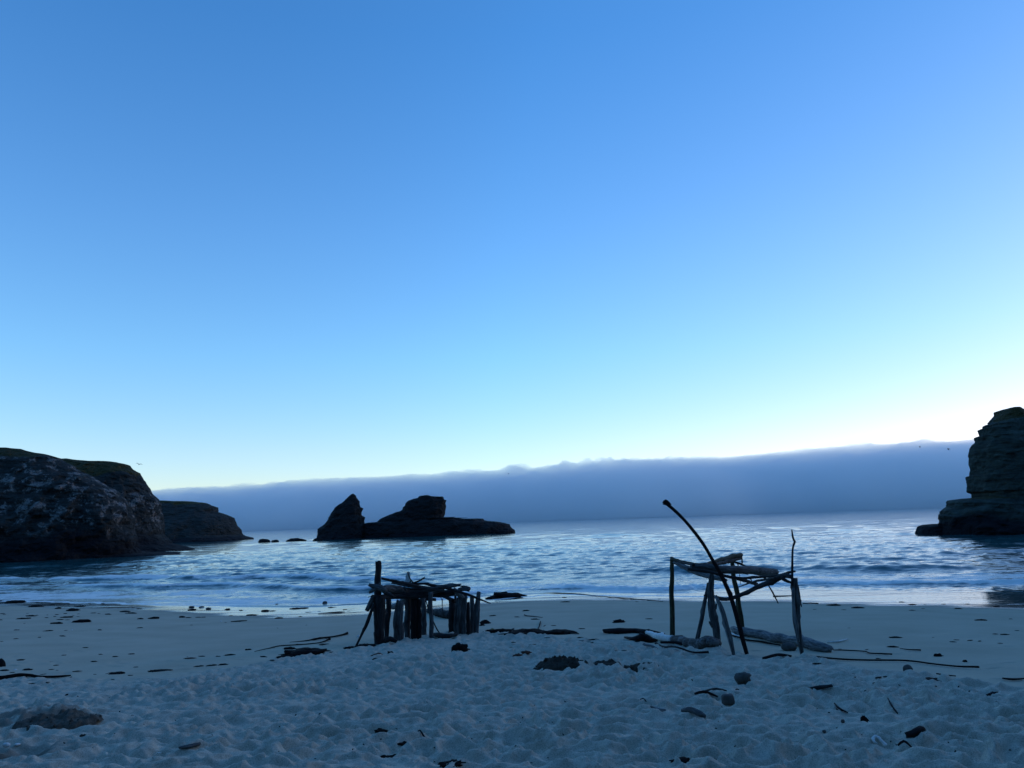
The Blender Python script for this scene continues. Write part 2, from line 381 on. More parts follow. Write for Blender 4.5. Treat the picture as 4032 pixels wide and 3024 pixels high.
# ------------------------------------------------------------------ beach
BX, BY = [], []
for px, py in ((-700, 2740), (0, 2672), (400, 2668), (760, 2648), (1130, 2598), (1450, 2545), (1650, 2510), (1830, 2482), (2200, 2498), (2460, 2512),
               (2750, 2545), (3000, 2585), (3250, 2610), (3500, 2640), (4032, 2712), (4700, 2800)):
    g = gp(px, py); BX.append(g[0]); BY.append(g[1])
BX = np.array(BX); BY = np.array(BY)
_pit = []
for k in range(190):                               # shallow old footprints in the packed sand
    x = rng.uniform(-19, 19); yb = np.interp(x, BX, BY)
    y = yb + abs(rng.normal(0, 3.8)) + 0.2
    if rng.random() < 0.6 and x > -3: continue
    _pit.append((x, y, rng.uniform(.10, .26), rng.uniform(.05, .10), rng.uniform(.025, .05), rng.uniform(-.4, .4)))
def detail(x, y, h):
    yb = np.interp(x, BX, BY)
    edge = yb - y + 0.8 * vn(x * 0.8, y * 0.8, seed=11)
    tr = sstep(-0.5, 1.2, edge) * sstep(-14, -5, y)
    wx = x + 0.07 * vn(x * 2.6, y * 2.6, seed=21); wy = y + 0.07 * vn(x * 2.6, y * 2.6, seed=22)
    bowl = 0.20 * dents(wx * 4.6, wy * 5.8, 5, 9.0) + 0.20 * dents(wx * 2.6 + 5, wy * 3.4, 15, 9.0) + 0.05
    pit = np.maximum(0.105 * pits(wx, wy, 4.2, 4.9, 0.50, 7), np.maximum(0.120 * pits(wx + 3.3, wy, 2.5, 3.1, 0.46, 17), 0.030 * pits(wx, wy + 1.7, 7.1, 8.0, 0.5, 27)))
    bowl = bowl - pit
    roll = 0.035 * vn(x * 0.9, y * 1.2, seed=31)
    crumb = 0.004 * fbm(x * 12, y * 12, o=2, seed=41)
    z = tr * (bowl + roll + crumb - 0.02) * (0.80 + 0.42 * fbm(x * .55, y * .7, o=2, seed=33) * 1.5)
    # packed sand: slow undulation, faint drag marks, old footprints
    z = z + (1 - tr) * (0.012 * vn(x * 0.9, y * 1.4, seed=51) + 0.004 * fbm(x * 2, y * 9, o=2, seed=52)) * sstep(0.03, 0.25, h)
    for px_, py_, lx, ly, dp, an in _pit:
        m = (abs(x - px_) < 0.7) & (abs(y - py_) < 0.7)
        if m.any():
            u = (x[m] - px_) * math.cos(an) + (y[m] - py_) * math.sin(an); w = -(x[m] - px_) * math.sin(an) + (y[m] - py_) * math.cos(an)
            q = (u / lx) ** 2 + (w / ly) ** 2
            z[m] += -dp * np.exp(-q * 1.2) + 0.35 * dp * np.exp(-(np.sqrt(q) - 1.5) ** 2 * 3)
    # ripples of the swash zone: thin films of water stay between low ridges
    sw = sstep(0.20, 0.03, h) * sstep(-0.3, -0.05, h)
    z = z + sw * (0.022 * fbm(x * 0.22, y * 1.1, o=3, seed=61))
    return z, tr

def hsurf(x, y):
    x = np.atleast_1d(np.asarray(x, float)); y = np.atleast_1d(np.asarray(y, float)); h = hbase(x, y)
    return h + detail(x, y, h)[0]
def beach():
    tf = np.radians(np.linspace(-41, 41, 760))
    tc1 = np.radians(np.linspace(41.5, 318.5, 110))
    th = np.concatenate([tf, tc1])
    r1 = np.geomspace(0.4, 6.4, 70)[:-1]
    k = np.linspace(1 / 6.4, 1 / 58, 400); r2 = 1 / k
    r2 = np.sort(r2)
    # even out: never coarser than 0.16 m inside the beach
    rr = [6.4]
    while rr[-1] < 58:
        r = rr[-1]; rr.append(r + min(0.15, max(0.018, r * r / (CAM_H - 1.2) / 769 * 0.55)))
    r2 = np.array(rr)
    r3 = np.geomspace(58.5, 30000, 60)
    r = np.concatenate([[0.02], r1, r2, r3])
    T, RR = np.meshgrid(th, r)
    x = (RR * np.sin(T)).ravel(); y = (RR * np.cos(T)).ravel()
    h = hbase(x, y)
    z = h.copy()
    m = (RR.ravel() < 60)
    dz = np.zeros_like(h); tr = np.zeros_like(h)
    dz[m], tr[m] = detail(x[m], y[m], h[m])
    z = h + dz
    far = ~m
    z[far] += 1.5 * vn(x[far] / 20, y[far] / 20, seed=71) * (h[far] > 4)
    dug = np.zeros_like(h)
    g = gp(130, 2850)
    q = ((x - g[0]) / 0.95) ** 2 + ((y - g[1]) / 1.0) ** 2
    dug = 0.7 * np.exp(-q * .9) * sstep(-0.1, 0.15, fbm(x * 6, y * 6, o=4, seed=81, g=.65) + 0.35 - .45 * q)
    z += np.where(q < 6, np.exp(-((x - g[0]) / .55) ** 2 - ((y - g[1] - .15) / .45) ** 2) * 0.16 + dug * 0.05 * fbm(x * 7, y * 7, o=3, seed=82), 0)
    g2 = gp(40, 2975)
    z -= 0.22 * np.exp(-((x - g2[0]) / .35) ** 2 - ((y - g2[1]) / .28) ** 2)
    dug = np.maximum(dug, np.exp(-((x - g2[0]) / .5) ** 2 - ((y - g2[1]) / .4) ** 2))
    wet = sstep(0.11, 0.015, z + 0.03 * vn(x * .5, y * 1.5, seed=91)) * (RR.ravel() > 15)
    damp = (1 - tr) * (RR.ravel() < 80)
    build('beach', np.stack([x, y, z], 1), gridfaces(len(r), len(th), True), M_SAND,
          attrs={'wet': wet, 'damp': damp, 'dug': dug, 'unseen_bluff': sstep(3.0, 4.5, z + 0.8 * vn(x / 3, y / 3, seed=95))})['kind'] = 'structure'
beach()

# ------------------------------------------------------------------ sea
def sea():
    tf = np.radians(np.linspace(-40, 40, 720))
    th = np.concatenate([np.radians(np.linspace(-80, -40.5, 50)), tf, np.radians(np.linspace(40.5, 80, 50))])
    rr = [25.0]
    while rr[-1] < 24000:
        r = rr[-1]; rr.append(r + max(0.11, r * r / CAM_H / 769 * 0.19))
    r = np.array(rr); r[-1] = 26000
    T, RR = np.meshgrid(th, r); dR = np.gradient(r)[:, None] * np.ones_like(T)
    x = (RR * np.sin(T)).ravel(); y = (RR * np.cos(T)).ravel(); sp = dR.ravel(); RRf = RR.ravel()
    o = y - ysh(x)
    ow = o + 1.6 * vn(x / 9, y / 30, seed=101) + 0.5 * vn(x / 2.5, y / 9, seed=102)
    amp = sstep(3.0, 20, o)
    z = np.zeros_like(x)
    g = np.random.default_rng(5)
    for k in range(64):
        lam = 0.9 * (24 / 0.9) ** (k / 63.0)
        a = 0.0040 * lam ** 0.80 * (0.6 + 0.8 * g.random())
        a *= 1.1 if lam < 3.2 else (0.55 if lam < 9 else 0.5 * (9 / lam) ** 0.9)
        an = g.normal(0, 0.55 if lam < 4 else 0.3); kx = math.sin(an) * 2 * math.pi / lam; ky = math.cos(an) * 2 * math.pi / lam
        ph = g.random() * 6.28
        s = np.sin(kx * x + ky * y + ph + 0.8 * vn(x / (lam * 3), y / (lam * 3), seed=200 + k))
        s = 2.5 * ((s + 1) / 2) ** 4.0 - 0.68
        z += a * s * sstep(0.9, 0.35, sp / lam)
    z *= amp
    patch = 0.95 + 0.25 * vn(x / 26, y / 34, seed=301)
    z *= patch * (1 + 0.5 * sstep(60, 200, RRf)) * sstep(2500, 500, RRf)
    def crest(off, hgt, w, mask):
        q = ow - off
        return hgt * mask * np.where(q < 0, np.exp(-(q / (w * 0.62)) ** 2), np.exp(-(q / (w * 1.7)) ** 2))
    c1m = sstep(-9, -3, x) * (0.65 + 0.5 * vn(x / 4, y / 40, seed=311))
    c2m = sstep(6, 11, x) * sstep(30, 22, x) * (0.8 + 0.3 * vn(x / 5, y / 50, seed=312))
    c3m = sstep(-4, -9, x) * sstep(0.0, 0.5, 0.5 + vn(x / 6, y / 40, seed=313))
    bo = 4.6 + 4.4 * sstep(6, 14, x)
    c1 = crest(bo, 0.16, 0.62, np.clip(c1m, 0, 1.2))
    c2 = crest(20, 0.42, 1.5, np.clip(c2m, 0, 1.2))
    c3 = crest(11, 0.26, 0.9, np.clip(c3m, 0, 1.2)) + crest(19, 0.28, 1.2, np.clip(c3m, 0, 1))
    c4 = crest(33, 0.16, 1.2, sstep(0.1, 0.5, vn(x / 9, y / 60, seed=314))) + crest(52, 0.20, 1.5, sstep(0.1, 0.5, vn(x / 11, y / 60, seed=315)))
    z += c1 + c2 + c3 + c4
    tur = fbm(x * 2.2, y * 2.2, o=3, seed=321)
    z += tur * (0.10 * c1 / 0.25 + 0.05 * sstep(13, 6, o) * sstep(2, 5, o)) * (RRf < 90)
    z *= sstep(-0.5, 3.5, o - (bo - 4.6))
    # foam: bore, lacy sheets inside the surf, patches on the left
    foam = 0.95 * np.clip(c1 / 0.11, 0, 1)
    foam = np.maximum(foam, 0.80 * np.clip(c3 / 0.30, 0, 1) )
    foam = np.maximum(foam, sstep(bo - 3.2, bo - 1.6, ow) * sstep(14, 6, ow) * (0.46 + 0.20 * vn(x / 3, y / 1.6, seed=331)))
    foam = np.maximum(foam, sstep(-3, -12, x) * sstep(2 - 1.8 * sstep(-12, -20, x), 3.2 - 2 * sstep(-12, -20, x), ow) * sstep(23, 10, ow) * (0.36 + 0.26 * vn(x / 4, y / 2, seed=332)))
    foam = np.maximum(foam, sstep(9, 14, x) * sstep(6, 8, ow) * sstep(19.5, 15, ow) * (0.44 + 0.16 * vn(x / 4, y / 2, seed=333)))
    oe = o - 0.55 - 0.5 * vn(x / 1.7, y * 0, seed=351) - .25 * vn(x * 1.6, y * 0, seed=352)
    foam = np.maximum(foam, (0.35 + 0.55 * sstep(-13, -20, x) + 0.4 * sstep(-3, 0, x) * sstep(12, 8, x)) * np.exp(-(oe / .38) ** 2))
    foam = np.clip(foam * (RRf < 110) - 0.9 * np.clip(c2, 0, 1), 0, 1)
    calm = sstep(-24, -15, x) * sstep(bo - .6, bo - 2.2, ow + 0.5 * vn(x / 2, y, seed=341))
    hb = hbase(x, y); shal = sstep(-0.30, -0.02, hb)
    keep = o > -6
    V = np.stack([x, y, z], 1)
    F = gridfaces(len(r), len(th)); F = F[(keep[F]).any(1)]
    used = np.zeros(len(V), bool); used[F] = True; idx = np.cumsum(used) - 1
    build('sea', V[used], idx[F], M_SEA, attrs={'foam': foam[used], 'calm': calm[used], 'shallow': shal[used]})['kind'] = 'structure'
sea()

# ------------------------------------------------------------------ cliffs and sea stacks
def edge(w, pts, Y):
    a = np.array([at(*zp(w, x, y), Y) for x, y in pts]); k = np.argsort(a[:, 2], kind='stable')
    return a[k, 2], a[k, 0]
def loft(name, m, parent, Y, zs, left, right, bf, bb, disp, seed, nz=90, na=150, lay=1.1, tilt=0.12, power=0.62, turf_from=0.9, lean=0.0, capz=0.4, band=(0.2, 0.85), narrow=0.3, wet=1.9):
    """solid rock: horizontal slices between the left and right outline; bf / bb = depth in front of / behind the plane Y by height fraction"""
    z0, z1 = zs
    zl = z0 + (z1 - z0) * np.linspace(0, 1, nz)
    xl = left(zl); xr = right(zl); f = np.clip(zl / max(z1, .1), 0, 1)
    fl = np.interp(f, *bf); bk = np.interp(f, *bb)
    t = np.concatenate([np.linspace(math.pi, 2 * math.pi, int(na * .74), endpoint=False), np.linspace(0, math.pi, na - int(na * .74), endpoint=False)])
    c = np.sign(np.cos(t)) * np.abs(np.cos(t)) ** power; s = np.sign(np.sin(t)) * np.abs(np.sin(t)) ** power
    def ring(xl_, xr_, f_, b_, z_, sc=1.0):
        xc = (xl_ + xr_) / 2; a = (xr_ - xl_) / 2 * sc
        b = np.where(s < 0, f_, b_) * sc
        yy = Y + s * b
        return np.stack([xc + a * c * (1 - narrow * np.clip(s, 0, 1)), yy, np.full_like(c, z_)], 1)
    V = [ring(xl[i], xr[i], fl[i], bk[i], zl[i]) for i in range(nz)]
    for k, q in enumerate((.93, .8, .6, .38, .16, .02)):
        V.append(ring(xl[-1], xr[-1], fl[-1], bk[-1], z1 + capz * (1 - q * q), q))
    N = len(V); P = np.concatenate(V)
    T = np.repeat(np.concatenate([f, np.ones(6)]), len(t)); cc = np.tile(c, N); ss = np.tile(s, N)
    capm = np.repeat(np.arange(N) >= nz, len(t))
    x, y, z = P.T.copy()
    zz = (z + tilt * x + 0.05 * y) / lay
    li = np.floor(zz + 0.25 * vn(x / (4 * lay), y / (4 * lay), seed=seed + 4))
    ly = vn(li * 7.31, li * 3.17 + vn(x / (6 * lay), y / (6 * lay), seed=seed + 7) * 0.8, seed=seed)
    d = disp * (fbm(x / (9 * disp), y / (9 * disp), z / (6 * disp), o=5, seed=seed + 1, g=0.55) * 1.5 + 0.12 * ly + 0.75 * fbm(x / 2.4, y / 2.4, z / 1.8, o=3, seed=seed + 8, g=.65) + 0.35 * (1 - 2 * abs(vn(x / (3 * disp), y / (3 * disp), z / (7 * disp), seed=seed + 2))))
    d = d * np.where(capm, 0.25, 1.0)
    side = 0.45 + 0.55 * np.abs(ss)                # keep the outline where it was measured
    P[:, 0] += cc * d * side; P[:, 1] += ss * d
    P[:, 2] += np.where(z > 0.5, 0.22 * disp * fbm(x / (3 * disp), y / (3 * disp), o=3, seed=seed + 3), 0)
    z = P[:, 2]
    tide_shade = sstep(wet, wet * .45, z + 0.3 * wet * vn(x / 6, y / 6, seed=seed + 5))
    turf = np.where(capm, 1.0, sstep(turf_from - 0.12, turf_from + 0.06, T + 0.05 * vn(x / 5, y / 5, seed=seed + 6)))
    bd = sstep(band[0] - .1, band[0] + .1, T) * sstep(band[1] + .08, band[1] - .08, T)
    return build(name, P, gridfaces(N, len(t), True), m, parent, smooth=False, attrs={'tide_shade': tide_shade, 'turf': turf, 'band': bd},
                 at_=((xl[0] + xr[0]) / 2, Y, 0) if parent is None else None)
def interp_edge(w, pts, Y):
    z, x = edge(w, pts, Y)
    return lambda q: np.interp(q, z, x), z[-1]
def const(v): return lambda q: np.full_like(np.asarray(q, float), v)

# left headland: a near shoulder and the higher mass behind it
hl = empty('headland', (-70, 140, 0)); tag(hl, 'nearest grass-topped cliff with pale lichen patches at the left edge', 'cliff')
r_, zt = interp_edge('U', [(-700, 60), (-300, 85), (0, 98), (200, 106), (430, 150), (550, 186), (556, 205), (600, 232), (650, 265), (720, 312), (800, 348), (850, 385), (950, 432),
        (1030, 472), (1100, 545), (1150, 610), (1172, 700), (1182, 800), (1200, 900), (1212, 1000), (1245, 1060), (1260, 1130)], 138)
loft('near_shoulder', M_CLIFF, hl, 138, (-2.5, zt), const(-190), r_, ([0, .3, .8, 1], [15, 13, 8, 3]), ([0, 1], [16, 12]), 1.7, 11, nz=130, na=240, turf_from=0.88, power=0.5, wet=5.5, narrow=.25)  # dark foot reaches high to take in the painted cave shade
r_, zt = interp_edge('U', [(100, 185), (560, 197), (700, 208), (900, 216), (1040, 236), (1110, 256), (1132, 282), (1200, 322), (1246, 376), (1290, 432), (1332, 492), (1402, 548), (1418, 590),
        (1424, 700), (1432, 850), (1500, 930), (1640, 952), (1712, 972), (1722, 1010)], 172)
loft('far_shoulder', M_CLIFF, hl, 172, (-2.5, zt), const(-170), r_, ([0, .3, .8, 1], [20, 16, 9, 3]), ([0, 1], [16, 12]), 1.5, 23, nz=120, na=210, turf_from=0.80, power=0.5, band=(.25, .6), wet=4, narrow=.25)
r_, zt = interp_edge('U', [(900, 985), (1100, 1000), (1240, 1015), (1400, 1010), (1500, 1016), (1560, 1024), (1570, 1060)], 136)
loft('tidal_shelf', M_STACK, hl, 136, (-1.0, zt), const(-78), r_, ([0, 1], [5, 3]), ([0, 1], [12, 10]), 0.7, 29, nz=20, na=80)
hf = empty('headland', (-130, 330, 0)); tag(hf, 'distant flat-topped brown headland sloping to a point beyond the nearest cliff', 'cliff')
r_, zt = interp_edge('U', [(1250, 555), (1420, 560), (1600, 563), (1740, 570), (1822, 582), (1850, 598), (1902, 610), (1914, 650), (1960, 668), (2042, 706), (2050, 735), (2062, 772), (2092, 802), (2104, 850),
        (2160, 868), (2202, 880), (2212, 905)], 330)
loft('cliff_face', M_CLIFF, hf, 330, (-3, zt), const(-235), r_, ([0, .4, 1], [34, 26, 6]), ([0, 1], [14, 8]), 1.6, 37, nz=100, na=170, lay=1.5, turf_from=0.9, power=0.6, band=(.95, .99))

# sea stack in the middle of the bay
sk = empty('sea_stack', (-30, 255, 0)); tag(sk, 'dark jagged rock island rising from the sea with a pyramid peak and a blocky summit', 'sea stack')
l_, za = interp_edge('V', [(135, 570), (138, 535), (145, 450), (195, 405), (222, 368), (270, 310), (330, 240), (388, 176), (428, 128), (462, 113)], 255)
r_, zb = interp_edge('V', [(478, 113), (496, 130), (512, 156), (530, 186), (537, 240), (560, 249), (543, 290), (552, 316), (583, 340), (576, 400), (588, 420), (600, 535), (602, 580)], 255)
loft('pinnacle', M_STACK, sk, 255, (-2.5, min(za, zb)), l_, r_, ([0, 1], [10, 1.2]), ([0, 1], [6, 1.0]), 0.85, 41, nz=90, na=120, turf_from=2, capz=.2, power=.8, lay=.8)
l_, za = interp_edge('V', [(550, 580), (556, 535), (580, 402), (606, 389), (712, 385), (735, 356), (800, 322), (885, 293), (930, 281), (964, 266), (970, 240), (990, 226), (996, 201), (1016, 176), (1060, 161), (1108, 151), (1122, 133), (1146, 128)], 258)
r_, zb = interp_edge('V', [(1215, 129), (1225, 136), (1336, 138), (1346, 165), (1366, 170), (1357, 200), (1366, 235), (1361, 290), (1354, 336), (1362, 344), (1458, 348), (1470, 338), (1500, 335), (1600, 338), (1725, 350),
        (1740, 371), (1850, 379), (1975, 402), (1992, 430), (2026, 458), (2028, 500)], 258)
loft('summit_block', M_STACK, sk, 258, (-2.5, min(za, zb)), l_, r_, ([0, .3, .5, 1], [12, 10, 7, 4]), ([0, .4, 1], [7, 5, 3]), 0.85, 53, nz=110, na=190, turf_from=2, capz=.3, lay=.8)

# right-hand cliff
rc = empty('sea_cliff', (75, 112, 0)); tag(rc, 'tall dark cliff with a stepped overhanging edge cut off by the right side', 'cliff')
l_, za = interp_edge('X', [(830, 1500), (838, 1200), (848, 1050), (840, 992), (799, 981), (811, 900), (793, 819),
        (831, 812), (834, 622), (822, 600), (846, 495), (869, 470), (860, 420), (918, 411), (918, 380), (912, 341), (973, 330), (969, 303), (1018, 285), (1030, 275), (1066, 262), (1064, 240), (1092, 234), (1130, 205), (1170, 172), (1185, 145), (1220, 130)], 112)
r_, zb = interp_edge('X', [(1260, 131), (1310, 150), (1379, 176), (1500, 230), (1700, 300), (1900, 420), (2000, 700), (2050, 1000), (2100, 1500)], 112)
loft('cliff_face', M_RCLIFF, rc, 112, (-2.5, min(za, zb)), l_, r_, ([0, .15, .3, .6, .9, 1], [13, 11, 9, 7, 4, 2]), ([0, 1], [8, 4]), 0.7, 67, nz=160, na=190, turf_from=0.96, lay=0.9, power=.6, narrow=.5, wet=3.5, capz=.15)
l_, za = interp_edge('X', [(500, 1500), (512, 1415), (513, 1300), (526, 1250), (521, 1213), (560, 1209), (566, 1166), (630, 1132), (640, 1095), (662, 1074), (752, 1063)], 108)
loft('cliff_foot', M_RCLIFF, rc, 108, (-2.5, za), l_, const(at(*zp('X', 1900, 1200), 108)[0]), ([0, .5, 1], [9, 7, 4]), ([0, 1], [9, 6]), 1.5, 69, nz=60, na=170, turf_from=2, lay=0.7, power=.8, narrow=.4, wet=3.5, capz=.3)
l_, za = interp_edge('X', [(310, 1500), (316, 1404), (330, 1360), (346, 1328), (400, 1316)], 110)
loft('low_ledge', M_STACK, rc, 110, (-1, za), l_, const(at(*zp('X', 620, 1400), 110)[0]), ([0, 1], [3, 2.4]), ([0, 1], [4, 3]), 0.3, 71, nz=26, na=70, lay=.5, capz=.15)

# ------------------------------------------------------------------ low rocks awash
def uvs(nu=14, nv=9):
    u = np.linspace(0, 2 * math.pi, nu, endpoint=False); v = np.linspace(-math.pi / 2, math.pi / 2, nv)
    U, Vv = np.meshgrid(u, v)
    P = np.stack([np.cos(U) * np.cos(Vv), np.sin(U) * np.cos(Vv), np.sin(Vv)], -1).reshape(-1, 3)
    return P, gridfaces(nv, nu, True)
def lump(name, ctr, size, m, seed, rough=0.25, nu=18, nv=12, parent=None, power=1.0):
    P, F = uvs(nu, nv)
    if power != 1.0: P = np.sign(P) * np.abs(P) ** power
    n = fbm(P[:, 0] * 1.4 + seed * 3.1, P[:, 1] * 1.4, P[:, 2] * 1.4, o=3, seed=seed)
    P = P * (1 + rough * 1.6 * n)[:, None] * (np.array(size) / 2)
    return build(name, P + np.array(ctr), F, m, parent, at_=None if parent is not None else ctr)
for k, (px, py, w, h, lb) in enumerate(((1042, 2122, 46, 12, 'low dark rock awash just off the point of the distant headland'), (1085, 2126, 26, 8, 'small rock awash between the headland and the rock island'),
        (1165, 2118, 70, 12, 'longest low reef showing above the water left of the rock island'), (1253, 2127, 36, 8, 'small rock awash at the left foot of the rock island'))):
    d = 235.0; c = at(px, py, d); s_ = d / FPX
    tag(lump('awash_rock', (c[0], c[1], 0.05), (w * s_, w * s_ * .7, 2 * h * s_), M_STACK, 80 + k, 0.3), lb, 'rock', 'low rocks awash left of the rock island')

# ------------------------------------------------------------------ fog bank over the open sea
def fog():
    m = bpy.data.materials.new('fog'); m.use_nodes = True; nt = m.node_tree; nt.nodes.clear()
    pv = nt.nodes.new('ShaderNodeVolumePrincipled'); out = nt.nodes.new('ShaderNodeOutputMaterial')
    pv.inputs['Color'].default_value = (0.97, 0.985, 1.0, 1); pv.inputs['Density'].default_value = 0.0030; pv.inputs['Anisotropy'].default_value = 0.15
    nt.links.new(pv.outputs[0], out.inputs['Volume'])
    xs = np.concatenate([np.linspace(-9000, -4600, 40)[:-1], np.linspace(-4600, 4800, 420), np.linspace(4800, 9500, 40)[1:]]); ys = np.concatenate([np.linspace(4200, 6400, 60), np.linspace(6600, 9000, 12)])
    X, Y = np.meshgrid(xs, ys)
    front = sstep(4200, 5200, Y + 250 * fbm(X / 900, Y / 900, o=3, seed=401))
    top = 330 + 0.030 * X + 0.03 * (np.minimum(Y, 5300) - 4200) - 0.045 * np.maximum(Y - 5300, 0)
    bil = 16 * fbm(X / 700, Y / 900, o=3, seed=411, g=.55) + 44 * sstep(-.15, .65, fbm(X / 150, Y / 320, o=5, seed=412, g=.62)) * (.6 + .6 * vn(X / 800, Y / 900, seed=413))
    Z = front ** 0.6 * (top + bil) - 40 * (1 - front)
    Z = np.maximum(Z, 2.0)
    n = X.size
    V = np.concatenate([np.stack([X, Y, Z], -1).reshape(-1, 3), np.stack([X, Y, np.full_like(X, 1.0)], -1).reshape(-1, 3)])
    F = gridfaces(len(ys), len(xs)); Fb = F[:, ::-1] + n
    nr, nc = len(ys), len(xs)
    loop = np.concatenate([np.arange(nc), np.arange(1, nr) * nc + nc - 1, (nr - 1) * nc + np.arange(nc - 2, -1, -1), np.arange(nr - 2, 0, -1) * nc])
    l2 = np.roll(loop, -1); Fs = np.stack([loop, loop + n, l2 + n, l2], 1)
    o = build('fog_bank', V, [F, Fb, Fs], m); tag(o, 'long grey-blue fog bank lying along the sea horizon', 'fog bank', kind='stuff')
fog()

# ------------------------------------------------------------------ driftwood
def spline(P, n):
    P = np.asarray(P, float)
    if len(P) < 3: return P[0] + (P[-1] - P[0]) * np.linspace(0, 1, n)[:, None]
    d = np.r_[0, np.cumsum(np.linalg.norm(np.diff(P[:, :3], axis=0), axis=1))]; q = np.linspace(0, d[-1], n)
    e = np.vstack([2 * P[0] - P[1], P, 2 * P[-1] - P[-2]])
    out = []
    for t in q:
        i = min(np.searchsorted(d, t, side='right') - 1, len(P) - 2); u = (t - d[i]) / max(d[i + 1] - d[i], 1e-9)
        p0, p1, p2, p3 = e[i:i + 4]
        out.append(0.5 * ((2 * p1) + (-p0 + p2) * u + (2 * p0 - 5 * p1 + 4 * p2 - p3) * u * u + (-p0 + 3 * p1 - 3 * p2 + p3) * u ** 3))
    out = np.array(out); out[:, 3] = np.maximum(out[:, 3], P[:, 3].min() * 0.8)
    return out
_ls = [0]
def tube_geo(P4, sides=11, n=None, rough=0.10, seed=None, kink=0.06):
    """P4: rows x, y, z, radius"""
    if seed is None: _ls[0] += 1; seed = _ls[0]
    P4 = np.asarray(P4, float)
    L = np.linalg.norm(np.diff(P4[:, :3], axis=0), axis=1).sum()
    if n is None: n = int(np.clip(L / 0.055, 6, 46))
    Q = spline(P4, n); C = Q[:, :3].copy(); rad = Q[:, 3].copy()
    s = np.linspace(0, L, n)
    C += (np.stack([vn(s * 2.5, s * 0 + seed * 1.7, seed=k) for k in (1, 2, 3)], 1)) * (rad * kink * 4)[:, None] * np.sin(np.linspace(0, math.pi, n))[:, None] ** 0.5
    T = np.gradient(C, axis=0); T /= np.linalg.norm(T, axis=1)[:, None] + 1e-12
    up = np.array([0, 0, 1.0]) if abs(T[0, 2]) < 0.8 else np.array([0, 1.0, 0])
    A = np.cross(T, up); A /= np.linalg.norm(A, axis=1)[:, None] + 1e-12; B = np.cross(T, A)
    th = np.linspace(0, 2 * math.pi, sides, endpoint=False)
    TH, SS = np.meshgrid(th, s)
    rr = rad[:, None] * (1 + rough * 1.5 * fbm(np.cos(TH) * 1.3 + seed * 5.3, np.sin(TH) * 1.3, SS * 2.2, o=3, seed=seed) + rough * .5 * vn(np.cos(TH) * 3 + seed, np.sin(TH) * 3, SS * 6, seed=seed + 9))
    kg = np.random.default_rng(seed * 13 + 1)
    for _ in range(int(min(L, 3) * 3.2) if L > .5 else 0):
        sk = kg.uniform(.05, .95) * L; tk = kg.uniform(0, 6.28); dth = np.angle(np.exp(1j * (TH - tk)))
        rr = rr + rad[:, None] * kg.uniform(.25, .6) * np.exp(-((SS - sk) / .05) ** 2 - (dth / .55) ** 2)
    V = C[:, None, :] + rr[..., None] * (np.cos(TH)[..., None] * A[:, None, :] + np.sin(TH)[..., None] * B[:, None, :])
    # broken, slightly slanted ends
    sl = rad[[0, -1]] * 0.5
    for e, sg in ((0, -1), (-1, 1)):
        V[e] += (T[e] * sg)[None, :] * (sl[0 if e == 0 else 1] * (vn(np.cos(th) * 1.5 + seed, np.sin(th) * 1.5, seed=seed + 3)))[:, None]
    w = np.stack([SS + seed, rr * np.cos(TH), rr * np.sin(TH)], -1).reshape(-1, 3)
    V = V.reshape(-1, 3); F = gridfaces(n, sides, True)
    i0 = len(V); V = np.vstack([V, C[0] - T[0] * rad[0] * .15, C[-1] + T[-1] * rad[-1] * .15])
    w = np.vstack([w, [seed, 0, 0], [L + seed, 0, 0]])
    j = np.arange(sides); j2 = (j + 1) % sides
    tri = np.concatenate([np.stack([np.full(sides, i0), j2, j], 1), np.stack([np.full(sides, i0 + 1), (n - 1) * sides + j, (n - 1) * sides + j2], 1)])
    return V, F, tri, w
def tubes(name, list4, m, parent=None, loc=None, **kw):
    Vs, Fs, Ts, Ws = [], [], [], []; o = 0
    for P4 in list4:
        V, F, t, w = tube_geo(P4, **kw); Vs.append(V); Fs.append(F + o); Ts.append(t + o); Ws.append(w); o += len(V)
    return build(name, np.vstack(Vs), [np.vstack(Fs), np.vstack(Ts)], m, parent, at_=loc, attrs={'wuv': np.vstack(Ws)})
def piece(w, pts, depth, foot=None):
    """pixels of the photograph (x, y, width) at world depths -> rows x, y, z, radius; foot buries the last point"""
    n = len(pts); dp = np.interp(np.linspace(0, 1, n), np.linspace(0, 1, len(np.atleast_1d(depth))), np.atleast_1d(depth))
    out = []
    for (x, y, wd), d in zip(pts, dp):
        p = at(*zp(w, x, y), d); out.append([*p, wd * ZW[w][2] / FPX * d / 2])
    if foot:
        e = np.array(out[-1]); pr = np.array(out[-2]); dr = (e - pr)[:3]; dr /= np.linalg.norm(dr); e[:3] += dr * foot; out.append(list(e))
    return out
def ydepth(w, x, y): return gp(*zp(w, x, y))[1]
def post(parent, name, w, pts, m, foot=0.14, dz=None, **kw):
    d = ydepth(w, pts[-1][0], pts[-1][1]) if dz is None else dz
    loc = piece(w, pts, d)[-1][:3]
    return tubes(name, [piece(w, pts, d, foot)], m, parent, loc, **kw)
def beam(parent, name, w, pts, d, m, **kw):
    P = piece(w, pts, d); loc = np.mean(np.array(P)[:, :3], 0)
    return tubes(name, [P], m, parent, loc, **kw)

